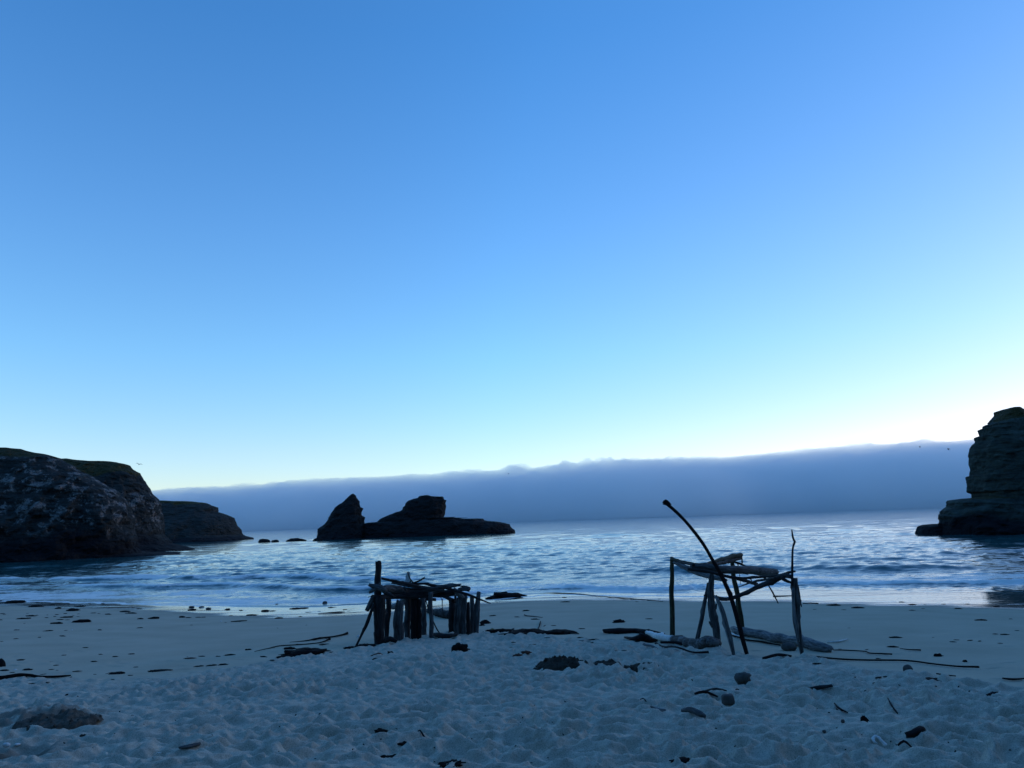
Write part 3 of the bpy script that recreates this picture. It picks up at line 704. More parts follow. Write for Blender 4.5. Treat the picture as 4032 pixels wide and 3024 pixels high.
g0 = gp(*zp('A', 900, 1150))
sh = empty('driftwood_shelter', g0)
tag(sh, 'low driftwood shelter of thick upright stumps roofed with heaped logs and sticks', 'shelter')
YF = ydepth('A', 480, 1200); YB = ydepth('A', 1040, 1075); YM = (YF + YB) / 2
YR = ydepth('A', 1690, 1075)
post(sh, 'post', 'A', [(472, 162, 76), (474, 300, 72), (466, 440, 82), (462, 620, 92), (470, 900, 92), (478, 1190, 90)], M_WOODD, dz=YF + .16, rough=.14, sides=14)['label'] = 'tallest post, dark and knotted, at the left corner'
post(sh, 'post', 'A', [(488, 590, 140), (492, 720, 146), (488, 900, 132), (486, 1200, 112)], M_WOODD, dz=YF)
post(sh, 'post', 'A', [(604, 570, 58), (598, 760, 66), (592, 900, 72), (572, 1128, 46)], M_WOODD)
post(sh, 'post', 'A', [(746, 668, 104), (740, 780, 116), (730, 960, 122), (726, 1165, 126)], M_WOOD)
post(sh, 'post', 'A', [(842, 580, 84), (838, 760, 78), (836, 900, 76), (838, 1118, 66)], M_WOOD, dz=YM + .1)
post(sh, 'post', 'A', [(912, 602, 76), (912, 860, 80), (915, 1132, 84)], M_CHAR)['label'] = 'charred black post in the middle'
post(sh, 'post', 'A', [(972, 630, 62), (970, 870, 66), (966, 1140, 72)], M_CHAR, dz=YM - .05)
post(sh, 'post', 'A', [(1024, 590, 60), (1036, 800, 64), (1040, 1075, 60)], M_WOOD)
post(sh, 'post', 'A', [(1127, 545, 58), (1120, 700, 54), (1136, 900, 52), (1131, 1140, 50)], M_WOOD)
post(sh, 'post', 'A', [(1386, 650, 72), (1394, 850, 84), (1386, 1066, 76)], M_WOODD)
post(sh, 'post', 'A', [(1432, 580, 30), (1436, 800, 36), (1436, 1052, 40)], M_WOODD)
post(sh, 'post', 'A', [(1488, 612, 70), (1466, 760, 76), (1450, 920, 70), (1452, 1096, 60)], M_WOOD)
post(sh, 'post', 'A', [(1548, 560, 66), (1536, 740, 80), (1522, 900, 84), (1520, 1086, 80)], M_WOOD)
post(sh, 'post', 'A', [(1590, 668, 38), (1592, 880, 50), (1592, 1076, 54)], M_WOODD)
post(sh, 'post', 'A', [(1637, 585, 48), (1642, 840, 56), (1636, 1066, 50)], M_WOOD)
post(sh, 'post', 'A', [(1724, 535, 40), (1712, 660, 60), (1696, 880, 72), (1690, 1075, 62)], M_WOOD)['label'] = 'pointed end post at the right corner'
post(sh, 'leaning_pole', 'A', [(412, 700, 38), (366, 830, 42), (322, 950, 40), (268, 1060, 30), (186, 1232, 24)], M_WOODD, dz=YF - .15, foot=.05)
beam(sh, 'stub', 'A', [(410, 585, 44), (382, 660, 58), (330, 770, 56)], YF - .1, M_WOOD)
beam(sh, 'beam', 'A', [(535, 490, 62), (640, 505, 92), (760, 528, 104), (900, 542, 110), (1100, 522, 88), (1292, 506, 50)], [YF - .02, YM, YM], M_WOOD, sides=14)['label'] = 'thickest roof log'
beam(sh, 'beam', 'A', [(505, 602, 58), (700, 602, 66), (950, 590, 72), (1150, 575, 78), (1300, 556, 86), (1425, 552, 66)], [YF + .2, YM + .1, YR - .15], M_WOODD, sides=14)
beam(sh, 'beam', 'A', [(540, 580, 50), (700, 570, 60), (900, 580, 66), (1080, 560, 60)], [YB, YB + .05], M_WOODD)
beam(sh, 'branch', 'A', [(354, 448, 34), (430, 468, 62), (512, 486, 76), (568, 532, 60)], YF - .16, M_WOOD, rough=.2)['label'] = 'gnarled root end sticking out on the left'
beam(sh, 'branch', 'A', [(360, 548, 30), (400, 520, 46), (450, 488, 40)], YF - .18, M_WOOD, rough=.2)
beam(sh, 'branch', 'A', [(478, 470, 26), (488, 425, 14)], YF - .2, M_WOOD)
beam(sh, 'branch', 'A', [(515, 505, 52), (590, 560, 50), (660, 600, 40)], YF - .12, M_WOODD)
beam(sh, 'stick', 'A', [(515, 370, 30), (640, 400, 32), (800, 430, 34), (960, 466, 28), (1012, 476, 20)], [YF + .1, YM - .1], M_WOODD)
beam(sh, 'stick', 'A', [(642, 422, 30), (800, 452, 34), (960, 474, 38), (1110, 488, 30), (1210, 492, 18)], [YM - .22, YM - .15], M_WOOD)
beam(sh, 'stick', 'A', [(760, 408, 18), (900, 440, 26), (1050, 436, 26), (1110, 450, 34), (1190, 468, 40)], [YM - .1, YM - .05], M_WOODD)
beam(sh, 'stick', 'A', [(1170, 470, 36), (1280, 472, 46), (1380, 460, 54), (1440, 458, 40), (1506, 442, 14)], YM - .05, M_WOOD)
beam(sh, 'stick', 'A', [(690, 470, 20), (900, 505, 24), (1080, 490, 20)], YM - .3, M_WOODD)
beam(sh, 'twig', 'A', [(838, 292, 12), (862, 366, 15), (905, 424, 20)], YM - .12, M_WOODD)
beam(sh, 'twig', 'A', [(902, 432, 20), (985, 400, 22), (1052, 352, 12)], YM - .12, M_WOODD)
beam(sh, 'twig', 'A', [(995, 395, 12), (1058, 368, 8)], YM - .12, M_WOODD)
# pale plank standing on edge behind the roof
pl = np.array([(808, 420), (812, 350), (824, 306), (846, 284), (868, 294), (872, 330), (866, 380), (858, 424)], float)
Vp = [at(*zp('A', x, y), YM + .25 + dd) for dd in (0, .035) for x, y in pl]
nP = len(pl); Fp = [np.array([list(range(nP))]), np.array([list(range(2 * nP - 1, nP - 1, -1))]), np.array([[i, i + nP, (i + 1) % nP + nP, (i + 1) % nP] for i in range(nP)])]
build('plank', np.array(Vp), Fp, M_WHITE, sh, smooth=False, at_=np.mean(Vp, 0))['label'] = 'pale weathered board standing up behind the roof'
beam(sh, 'stick', 'A', [(872, 395, 20), (868, 440, 24)], YM + .2, M_WOOD)
beam(sh, 'stick', 'A', [(1302, 486, 38), (1450, 528, 32), (1600, 574, 30), (1740, 632, 24), (1870, 682, 8)], [YM - .1, YR - .25], M_WOODD)
beam(sh, 'beam', 'A', [(1470, 512, 40), (1540, 500, 58), (1606, 506, 60)], [YR, YR - .2], M_WOOD)
beam(sh, 'stick', 'A', [(1420, 464, 10), (1500, 466, 15), (1580, 470, 14), (1600, 490, 12)], YR - .1, M_WOODD)
beam(sh, 'branch', 'A', [(1410, 498, 40), (1466, 556, 70), (1525, 618, 54)], YR - .22, M_WOODL)['label'] = 'pale bent branch stub on the right'
beam(sh, 'beam', 'A', [(1280, 598, 26), (1350, 622, 44), (1412, 652, 52)], [YR + .3, YR], M_WOODD)
beam(sh, 'stick', 'A', [(678, 540, 20), (740, 502, 27), (806, 480, 26)], YM - .3, M_WOOD)
beam(sh, 'stick', 'A', [(700, 556, 14), (780, 512, 22), (850, 490, 16)], YM - .32, M_WOOD)
beam(sh, 'stick', 'A', [(690, 576, 18), (780, 590, 26), (832, 598, 40)], YM - .26, M_WOODL)
beam(sh, 'log', 'A', [(630, 724, 60), (700, 708, 62), (760, 660, 52), (812, 616, 40)], [YB + .1, YM], M_WOODL)['label'] = 'pale log wedged between the left posts'
beam(sh, 'twig', 'A', [(1250, 608, 7), (1266, 650, 10), (1270, 740, 10), (1282, 856, 7)], YB + .3, M_WOODD)
beam(sh, 'twig', 'A', [(1280, 606, 6), (1267, 660, 8)], YB + .3, M_WOODD)
beam(sh, 'stick', 'A', [(1062, 640, 15), (1110, 800, 16), (1190, 980, 16), (1246, 1066, 13)], [YB, YB - .3], M_WOODD)
beam(sh, 'twig', 'A', [(344, 608, 7), (416, 578, 12)], YF - .1, M_WOODD)
beam(sh, 'stick', 'A', [(1062, 628, 40), (1190, 636, 36)], YB + .25, M_WOODD)

g1 = gp(*zp('B', 1150, 1400))
s2 = empty('driftwood_shelter', g1)
tag(s2, 'open driftwood frame on slender poles with one long bent pole jutting above', 'shelter')
Y1 = ydepth('B', 680, 1335); Y2 = ydepth('B', 1075, 1400); Y3 = ydepth('B', 1290, 1250); Y4 = ydepth('B', 1815, 1475); Y5 = ydepth('B', 1335, 1470)
post(s2, 'post', 'B', [(676, 606, 30), (676, 900, 38), (678, 1120, 40), (681, 1330, 42)], M_MOSS)
post(s2, 'post', 'B', [(1022, 752, 34), (1020, 800, 46), (1021, 950, 56), (1046, 1150, 68), (1075, 1400, 54)], M_WOOD, sides=14)['label'] = 'thickest upright in the middle'
beam(s2, 'stub', 'B', [(1002, 1165, 18), (1030, 1215, 22)], Y2 - .1, M_WOOD); beam(s2, 'stub', 'B', [(1064, 1010, 14), (1056, 1060, 20)], Y2 - .1, M_WOOD)
post(s2, 'brace', 'B', [(992, 830, 24), (974, 950, 30), (932, 1150, 33), (880, 1400, 36)], M_WOOD)
post(s2, 'brace', 'B', [(1058, 942, 26), (1108, 1050, 38), (1150, 1200, 42), (1182, 1300, 46), (1216, 1468, 28)], M_WOODL)['label'] = 'pale leaning brace'
post(s2, 'long_pole', 'B', [(604, 130, 36), (640, 148, 28), (740, 236, 26), (850, 356, 28), (950, 492, 29), (1030, 632, 31), (1110, 772, 36), (1180, 930, 35), (1240, 1130, 37), (1290, 1310, 38), (1335, 1468, 32)], M_CHAR, sides=12)['label'] = 'long dark bent pole rising far above the frame'
beam(s2, 'stub', 'B', [(596, 132, 10), (622, 114, 24), (660, 150, 26)], Y5, M_CHAR)
post(s2, 'post', 'B', [(1198, 640, 32), (1214, 780, 38), (1240, 920, 42), (1272, 1100, 46), (1292, 1252, 42)], M_MOSS)
post(s2, 'post', 'B', [(1742, 790, 50), (1750, 950, 62), (1766, 1150, 60), (1786, 1300, 46), (1815, 1475, 30)], M_WOOD, sides=14)
post(s2, 'post', 'B', [(1732, 880, 20), (1740, 1050, 24), (1768, 1220, 26), (1782, 1340, 14)], M_WOODL, dz=Y4 - .08, foot=.01)
beam(s2, 'upright_stick', 'B', [(1720, 365, 9), (1734, 445, 17), (1746, 466, 20), (1726, 540, 15), (1725, 700, 19), (1724, 850, 20)], Y4 - .06, M_WOODD)['label'] = 'thin knobbly stick standing up from the right post'
beam(s2, 'stick', 'B', [(1772, 850, 14), (1786, 930, 16), (1806, 1040, 7)], Y4, M_WOODD)
beam(s2, 'beam', 'B', [(850, 694, 46), (960, 690, 60), (1100, 712, 70), (1300, 716, 68), (1450, 726, 72), (1576, 736, 58)], [Y2 - .1, Y2 + .1, Y3], M_WOOD, sides=16)['label'] = 'thickest roof log, smooth and grey'
beam(s2, 'stub', 'B', [(1470, 742, 40), (1486, 790, 20)], Y3 - .2, M_WOODD)
beam(s2, 'beam', 'B', [(698, 648, 34), (800, 700, 40), (900, 746, 42), (1000, 776, 42), (1080, 792, 42), (1148, 806, 26)], [Y1, Y2 - .1], M_WOODL)['label'] = 'pale sloping side beam'
beam(s2, 'stick', 'B2', [(146, 196, 36), (230, 224, 34), (330, 246, 30), (470, 272, 30), (600, 266, 26)], [Y1, Y2], M_MOSS)
beam(s2, 'stick', 'B2', [(170, 222, 20), (300, 252, 26), (440, 282, 34)], [Y1 - .05, Y2 - .2], M_WOODD)
beam(s2, 'beam', 'B2', [(596, 272, 24), (720, 240, 50), (850, 204, 60), (960, 166, 60), (1068, 150, 48)], [Y2, Y3 + .1], M_MOSS, rough=.18)
beam(s2, 'beam', 'B2', [(700, 286, 28), (820, 256, 48), (930, 226, 50), (1052, 194, 42)], [Y2 - .05, Y3], M_WOODD)
beam(s2, 'twig', 'B2', [(1072, 158, 18), (1080, 262, 20)], Y3 + .05, M_WOODD); beam(s2, 'twig', 'B2', [(958, 240, 22), (1040, 264, 30), (1142, 300, 12)], Y3, M_WOODD)
beam(s2, 'twig', 'B2', [(1022, 262, 20), (1028, 300, 12)], Y3, M_WOODD)
beam(s2, 'stick', 'B2', [(366, 338, 40), (500, 354, 42), (640, 374, 40), (760, 404, 40), (900, 440, 38), (1050, 470, 40), (1180, 510, 40), (1272, 536, 42)], [Y2 - .25, Y2 - .2, Y3 - .2], M_WOODD)
beam(s2, 'stick', 'B2', [(860, 430, 24), (1080, 456, 30), (1200, 450, 34), (1400, 436, 28), (1560, 420, 38), (1700, 382, 34), (1776, 368, 22)], [Y2 - .1, Y4 + .1], M_WOODD)
beam(s2, 'twig', 'B2', [(1180, 452, 26), (1206, 492, 10)], [Y3 - .2], M_WOODD)
beam(s2, 'beam', 'B2', [(716, 698, 38), (800, 728, 50), (900, 732, 46), (1000, 706, 50), (1150, 642, 54), (1300, 562, 60), (1450, 502, 70), (1560, 452, 68), (1650, 422, 58), (1736, 442, 56)], [Y2 - .12, Y4 - .05], M_WOODD, sides=13)['label'] = 'curved lower branch rising to the right post'
beam(s2, 'stick', 'B2', [(1030, 576, 10), (1150, 530, 20), (1300, 490, 30), (1520, 456, 28)], [Y3, Y4], M_WOODD)
beam(s2, 'branch', 'B2', [(1600, 456, 48), (1660, 492, 40), (1724, 516, 28)], Y4 - .1, M_WOODD)
beam(s2, 'twig', 'B2', [(1424, 548, 13), (1490, 660, 21), (1556, 790, 12)], Y4, M_WOODD)
beam(s2, 'twig', 'B2', [(1046, 400, 9), (1052, 470, 9), (1060, 540, 5)], Y3, M_WOODD)
beam(s2, 'stub', 'B2', [(575, 690, 20), (620, 670, 24)], Y2, M_WOODD)

# ------------------------------------------------------------------ logs, sticks and kelp lying on the beach
def lying(name, w, pts, m, label, cat, group=None, sink=0.25, extra=None, **kw):
    P = []
    for x, y, wd in pts:
        pxx, pyy = zp(w, x, y); g = gp(pxx, pyy + wd * ZW[w][2] * 0.5)
        r = wd * ZW[w][2] / FPX * g[1] / 2
        P.append([g[0], g[1], float(hsurf([g[0]] * 3, [g[1], g[1] - .06, g[1] - .12]).max()) + r * (1 - sink) + 0.01 + (kw.get('lift', 0)), r])
    kw.pop('lift', None)
    L = [P]
    if extra:
        for e in extra:
            L.append([[*at(*zp(w, x, y), np.mean(np.array(P)[:, 1]) - .05), wd * ZW[w][2] / FPX * P[0][1] / 2] for x, y, wd in e])
    loc = np.mean(np.array(P)[:, :3], 0)
    return tag(tubes(name, L, m, None, loc, **kw), label, cat, group)
lying('driftwood_log', 'B', [(1205, 1228, 34), (1270, 1250, 68), (1400, 1274, 70), (1600, 1312, 76), (1800, 1346, 86), (1950, 1380, 86), (2062, 1412, 52)], M_WOODL, 'longest thick grey log lying behind the right end of the open frame', 'log', sides=18)
lying('driftwood_log', 'B', [(458, 1266, 28), (560, 1298, 56), (640, 1318, 62), (680, 1325, 66)], M_WHITE, 'white bleached log end with dark flecks, left of the open frame', 'log', sides=14, rough=.14)
lying('driftwood_log', 'B', [(690, 1328, 70), (760, 1338, 82), (900, 1372, 92), (1000, 1388, 86), (1092, 1394, 60)], M_WOODP, 'dark peeling log under the open frame among its poles', 'log', sides=16)
lying('driftwood_log', 'B', [(84, 1254, 32), (200, 1250, 50), (350, 1242, 44), (450, 1252, 44), (610, 1280, 16)], M_CHAR, 'straight black log lying left of the white log end', 'log')
lying('driftwood_log', 'B', [(264, 1306, 14), (330, 1330, 30), (430, 1322, 64), (490, 1326, 46), (548, 1334, 20)], M_CHAR, 'humped black branch in front of the straight black log', 'branch')
lying('driftwood_log', 'A', [(1090, 770, 50), (1250, 806, 90), (1372, 832, 92)], M_WOODD, 'dark log on the smooth sand seen between the posts of the low shelter', 'log')
lying('driftwood_log', 'A', [(1150, 1096, 36), (1300, 1108, 66), (1462, 1116, 22)], M_WOODD, 'dark log half buried at the foot of the low shelter', 'log')
lying('driftwood_log', 'A', [(548, 1176, 50), (620, 1186, 60), (700, 1196, 40)], M_CHAR, 'black log end between the front stumps of the low shelter', 'log')
lying('stick', 'B', [(536, 1362, 20), (600, 1400, 16), (720, 1455, 15), (860, 1475, 14), (1000, 1474, 20)], M_CHAR, 'bent black stick on the trampled sand before the open frame', 'stick')
lying('stick', 'B', [(580, 1380, 18), (720, 1382, 24), (800, 1392, 18)], M_CHAR, 'black stick against the peeling log under the open frame', 'stick')
lying('stick', 'B', [(430, 1392, 18), (500, 1402, 20), (555, 1412, 16)], M_WOODL, 'short pale stick left of the bent black stick', 'stick')
lying('stick', 'B', [(1188, 1268, 14), (1230, 1292, 18), (1300, 1306, 12)], M_WHITE, 'white splinter at the left end of the longest grey log', 'stick')
lying('stick', 'B', [(2030, 1350, 10), (2120, 1345, 14), (2205, 1330, 10)], M_WHITE, 'thin white splinter beyond the right end of the longest grey log', 'stick')
lying('stick', 'B', [(1470, 1494, 22), (1600, 1500, 24), (1720, 1512, 18)], M_CHAR, 'straight black stick on the sand below the open frame', 'stick')
lying('kelp_stalk', 'B', [(1200, 1290, 10), (1320, 1330, 14), (1480, 1350, 16), (1620, 1378, 12)], M_KELP, 'dark kelp stalk lying along the front of the longest grey log', 'kelp')
lying('kelp_stalk', 'D', [(36, 1016, 14), (250, 1032, 16), (500, 1054, 16), (720, 1064, 16), (1040, 1064, 16), (1300, 1090, 15), (1540, 1118, 16), (1770, 1130, 20)], M_KELP, 'longest thin kelp stalk running right from the open frame', 'kelp', sides=7)
lying('kelp_stalk', 'D', [(330, 962, 10), (450, 964, 12), (640, 972, 10), (700, 990, 13), (910, 1002, 14)], M_KELP, 'shorter kelp stalk right of the longest grey log', 'kelp', sides=7)
lying('kelp_stalk', 'G', [(-160, 1062, 50), (60, 1054, 50), (260, 1040, 40), (500, 1034, 28), (720, 1030, 26), (880, 1022, 18)], M_KELP, 'thick black kelp stalk at the left edge of the beach', 'kelp', extra=[[(895, 1026, 12), (840, 1052, 14), (700, 1058, 16), (560, 1070, 8)]])
lying('kelp_stalk', 'H', [(956, 722, 6), (1100, 692, 10), (1250, 656, 13), (1450, 641, 14), (1640, 634, 14), (1800, 602, 15), (1880, 566, 26), (1896, 560, 34)], M_KELP, 'long curving kelp stalk with a bulb, left of the low shelter', 'kelp', sides=8)
lying('kelp_stalk', 'H', [(1390, 602, 5), (1590, 587, 13), (1750, 560, 24), (1900, 542, 20), (2040, 508, 20), (2112, 484, 30)], M_KELP, 'thicker kelp stalk above the long curving one', 'kelp', sides=8, extra=[[(1600, 590, 10), (1700, 584, 14), (1860, 556, 14)]])
lying('kelp_stalk', 'C', [(560, 165, 6), (760, 146, 16), (950, 150, 14), (1100, 160, 11), (1300, 184, 6), (1700, 216, 9), (2020, 244, 6)], M_KELP, 'thin kelp stalk along the crest of sand before the surf', 'kelp', sides=7)
lying('kelp_stalk', 'C', [(512, 396, 14), (540, 406, 10), (620, 410, 9), (710, 420, 5)], M_WOODD, 'small hooked stem on the smooth sand between the shelters', 'kelp', sides=7)
lying('stick', 'B2', [(1490, 690, 16), (1600, 687, 18), (1740, 682, 16)], M_KELPR, 'reddish stick on far sand seen left of the right post', 'stick', sides=7)
lying('stick', 'D', [(30, 494, 10), (100, 492, 9), (180, 495, 12)], M_KELP, 'thin black stem on far sand right of the open frame', 'stick', sides=7)
lying('plank', 'K', [(736, 157, 16), (850, 163, 24), (966, 168, 16)], M_WOODD, 'dark flat plank alone on the trampled sand at right', 'plank')
lying('stick', 'K', [(62, 182, 14), (130, 184, 18), (212, 187, 10)], M_CHAR, 'black stick left of the blocky stone', 'stick')
lying('stick', 'K', [(114, 160, 12), (200, 172, 14), (272, 178, 8)], M_WOODD, 'brown stick lying just above the black stick', 'stick')
lying('driftwood_log', 'K', [(-20, 290, 22), (40, 298, 34), (100, 316, 36), (132, 326, 20)], M_WOOD, 'short grey log half buried in the foreground sand', 'log')
lying('stick', 'K', [(978, 260, 10), (1010, 280, 14), (1062, 290, 7)], M_CHAR, 'forked black twig in the right foreground', 'twig', extra=[[(984, 250, 6), (1018, 282, 10)]])
lying('stick', 'K', [(1330, 250, 8), (1352, 268, 12), (1386, 288, 9)], M_CHAR, 'short slanting twig right of the forked twig', 'twig')
lying('stick', 'K', [(328, 148, 6), (340, 168, 9), (352, 190, 7)], M_CHAR, 'tiny upright twig above the blocky stone', 'twig')
lying('stick', 'K', [(1398, 562, 12), (1440, 564, 16), (1486, 563, 10)], M_CHAR, 'short black stick below the dark bark piece', 'stick')
lying('bark_piece', 'K', [(1452, 492, 34), (1500, 486, 46), (1550, 482, 38), (1574, 480, 16)], M_CHAR, 'dark bark piece right of the white shell in the foreground', 'bark')
lying('stick', 'Q', [(1998, 636, 12), (2045, 650, 24), (2090, 664, 10)], M_WOODL, 'short pale stick in the middle of the foreground sand', 'stick')
lying('stick', 'Q', [(1932, 602, 5), (1952, 604, 7), (1968, 620, 7)], M_CHAR, 'curled black twig above the short pale stick', 'twig')
lying('stick', 'L', [(1100, 338, 6), (1118, 356, 10), (1152, 360, 14)], M_CHAR, 'black splinter pointing left in the foreground centre', 'splinter')
lying('stick', 'Q', [(1120, 1066, 20), (1180, 1050, 26), (1250, 1042, 10)], M_WOOD, 'half buried grey stick at the left of the foreground', 'stick') if False else None
lying('stick', 'P', [(704, 2972, 8), (740, 2966, 14), (785, 2958, 12)], M_WOOD, 'grey stick half buried in the left foreground', 'stick')
lying('stick', 'P', [(608, 2978, 3), (620, 2985, 4), (632, 2993, 3)], M_WHITE, 'tiny white straw in the left foreground', 'straw', sides=6)

# clumps of kelp: a lumpy wet heap with trailing strands
def clump_geo(sx, sy, sz, seed, strands=5, rough=0.45):
    P, F = uvs(20, 12)
    n = fbm(P[:, 0] * 1.8 + seed * 2.3, P[:, 1] * 1.8, P[:, 2] * 1.8, o=4, seed=seed, g=.6)
    P = P * (1 + rough * 1.8 * n)[:, None] * np.array([sx / 2, sy / 2, sz])
    P[:, 2] = np.maximum(P[:, 2], -0.03)
    Vs, Fs, Ts = [P], [F], []; o = len(P); g = np.random.default_rng(seed)
    for k in range(strands):
        a = g.uniform(0, 6.28); r0 = 0.25; r1 = g.uniform(.5, .75)
        a2 = a + g.normal(0, .5); w = max(0.008, sz * g.uniform(.07, .14))
        A = [[math.cos(a) * sx * r0, math.sin(a) * sy * r0, sz * .55, w], [math.cos(a) * sx * .45, math.sin(a) * sy * .45, sz * .35 * g.random() + .01, w],
             [math.cos(a2) * sx * r1, math.sin(a2) * sy * r1, .008, w * .5]]
        V, f, t, _ = tube_geo(A, sides=6, n=7, seed=seed + k + 1); Vs.append(V); Fs.append(f + o); Ts.append(t + o); o += len(V)
    return np.vstack(Vs), [np.vstack(Fs)] + ([np.vstack(Ts)] if Ts else [])
def clump(name, w, x, y, pw, ph, m, label, cat, group=None, seed=None, strands=5, rough=.45, deep=None, flat=1.0):
    """x, y = foot of the clump in the photograph, pw x ph its size there"""
    g = gp(*zp(w, x, y)); k = ZW[w][2] / FPX * g[1]
    _ls[0] += 1; sd = seed or _ls[0] + 500
    sx = pw * k; sz = ph * k * flat * .72; sy = deep or max(min(sx * .7, 1.2), .06)
    V, F = clump_geo(sx, sy, sz, sd, strands, rough)
    c = np.array([g[0], g[1] + sy * .3, float(np.sort(hsurf([g[0], g[0] - sx * .3, g[0] + sx * .3, g[0], g[0]], [g[1] + sy * .3] * 3 + [g[1] - .08, g[1] - .16]))[-2]) - 0.005])
    return tag(build(name, V + c, F, m, None, at_=c), label, cat, group)
KH = 'kelp_heap'
clump(KH, 'C', 330, 200, 330, 78, M_KELP, 'largest black kelp heap at the sand crest between the shelters', 'kelp', strands=14)
clump(KH, 'C', 150, 216, 150, 34, M_KELP, 'low kelp tail trailing left from the largest kelp heap', 'kelp', strands=8)
clump(KH, 'C', 230, 600, 250, 46, M_KELP, 'kelp heap with a yellow tuft right of the low shelter', 'kelp', strands=10)
clump('kelp_tuft', 'C', 150, 590, 76, 40, M_KELPY, 'yellow-green kelp tuft on the wrack heap right of the low shelter', 'kelp', strands=9)
clump(KH, 'C', 560, 606, 420, 48, M_KELP, 'long middle part of the wrack heap between the shelters', 'kelp', strands=14)
clump(KH, 'C', 870, 604, 330, 46, M_KELP, 'right end of the wrack heap between the shelters', 'kelp', strands=14)
clump(KH, 'C', 400, 640, 230, 26, M_KELP, 'thin kelp strip just below the wrack heap between the shelters', 'kelp', strands=7)
lying('branch', 'C', [(655, 560, 12), (675, 510, 12), (688, 462, 8)], M_WOODD, 'forked twig sticking up out of the wrack heap', 'twig', extra=[[(655, 548, 12), (672, 510, 11), (686, 462, 7)], [(660, 545, 11), (710, 520, 10), (742, 502, 7)]], sides=7)
lying('branch', 'C', [(270, 556, 12), (350, 560, 14), (420, 566, 12)], M_WOODD, 'crooked twig on the left of the wrack heap', 'twig', extra=[[(350, 570, 14), (380, 548, 13), (402, 538, 8)]], sides=7)
lying('branch', 'C', [(850, 560, 8), (960, 580, 12), (1105, 606, 10)], M_WOODD, 'slanting twig at the right end of the wrack heap', 'twig', sides=7)
clump(KH, 'H', 1560, 770, 480, 74, M_KELP, 'long kelp heap on the edge of the trampled sand left of the low shelter', 'kelp', strands=14)
clump(KH, 'H', 1330, 806, 220, 40, M_KELP, 'left end of the kelp heap beside the low shelter', 'kelp', strands=8)
clump(KH, 'H', 1385, 692, 130, 30, M_KELP, 'small kelp knot between the curving stalk and the long heap', 'kelp')
clump(KH, 'A', 1485, 1318, 190, 110, M_KELP, 'round black kelp ball on the trampled sand before the low shelter', 'kelp', strands=7, rough=.35)
clump(KH, 'A', 1800, 935, 130, 56, M_KELP, 'smooth black kelp lump right of the low shelter', 'kelp', strands=2, rough=.25)
clump(KH, 'A', 1765, 955, 62, 26, M_KELP, 'little kelp lump touching the smooth black lump', 'kelp', strands=2)
clump(KH, 'C', 1540, 476, 120, 36, M_KELP, 'kelp knot with a stem on smooth sand between the shelters', 'kelp', strands=4)
clump('kelp_scrap', 'M', 130, 136, 110, 50, M_KELPR, 'red-brown kelp scrap left of the dug sand heap', 'kelp', strands=5)
clump('kelp_scrap', 'M', 225, 112, 110, 28, M_KELPR, 'thin red-brown kelp strip beside the larger scrap', 'kelp', strands=4)
clump('kelp_scrap', 'M', 374, 128, 46, 40, M_KELPR, 'small red-brown kelp knot nearest the dug sand heap', 'kelp', strands=3)
clump(KH, 'A', 465, 1340, 140, 40, M_KELPR, 'red-brown kelp scrap on the sand below the tallest post', 'kelp', strands=3)
clump(KH, 'A', 455, 1412, 120, 26, M_KELP, 'flat black kelp scrap below the red-brown one by the low shelter', 'kelp', strands=2)
clump(KH, 'A', 620, 1336, 66, 36, M_KELP, 'black kelp scrap below the front stump of the low shelter', 'kelp', strands=3)
clump(KH, 'A', 110, 1260, 120, 26, M_KELP, 'black kelp at the foot of the leaning pole', 'kelp', strands=6)
clump(KH, 'A', 300, 1232, 220, 30, M_KELP, 'low kelp strip between the leaning pole and the tallest post', 'kelp', strands=6)
clump('shell', 'A', 88, 1245, 44, 36, M_WHITE, 'pale shell at the foot of the leaning pole', 'shell', strands=0, rough=.15)
clump('shell', 'A', 222, 1110, 40, 36, M_WHITE, 'white scrap behind the leaning pole', 'shell', strands=0, rough=.15)
clump('shell', 'G', 185, 948, 42, 13, M_WHITE, 'white shell on smooth sand near the left edge', 'shell', strands=0, rough=.15)
clump('shell', 'G', 895, 443, 20, 10, M_WHITE, 'small white shell on the middle of the left sand', 'shell', strands=0, rough=.15)
clump('shell', 'H', 537, 340, 26, 12, M_WHITE, 'white shell left of the thin stick below the swash', 'shell', strands=0, rough=.15)
clump('shell', 'E', 65, 880, 110, 40, M_WHITE, 'largest white shell fragment in the dug hollow at bottom left', 'shell', strands=0, rough=.3, deep=.05)
clump('shell', 'E', 235, 808, 76, 22, M_WHITE, 'smaller white shell fragment above the largest at bottom left', 'shell', strands=0, rough=.3, deep=.05)
clump('log_end', 'G', -15, 905, 120, 120, M_CHAR, 'rounded black log end cut off by the left edge', 'log', strands=0, rough=.12)
# ring-shaped white shell of the foreground
gk = gp(*zp('K', 1262, 505)); kk = ZW['K'][2] / FPX * gk[1]
ring = [[gk[0] + math.cos(a) * 24 * kk, gk[1] + .02 + math.sin(a) * 18 * kk * 1.2, float(hsurf(gk[0], gk[1])[0]) + .07 + math.sin(a) * 16 * kk, 7.5 * kk * (1.2 + .5 * math.sin(a))] for a in np.linspace(-.3, 4.4, 9)]
fl = [[gk[0] + 8 * kk, gk[1] - .03, gk[2] + .07, 8 * kk], [gk[0] + 28 * kk, gk[1] - .06, gk[2] + .03, 11 * kk]]
tag(tubes('shell', [ring, fl], M_WHITE, None, gk, sides=9), 'white curled shell in the right foreground', 'shell')
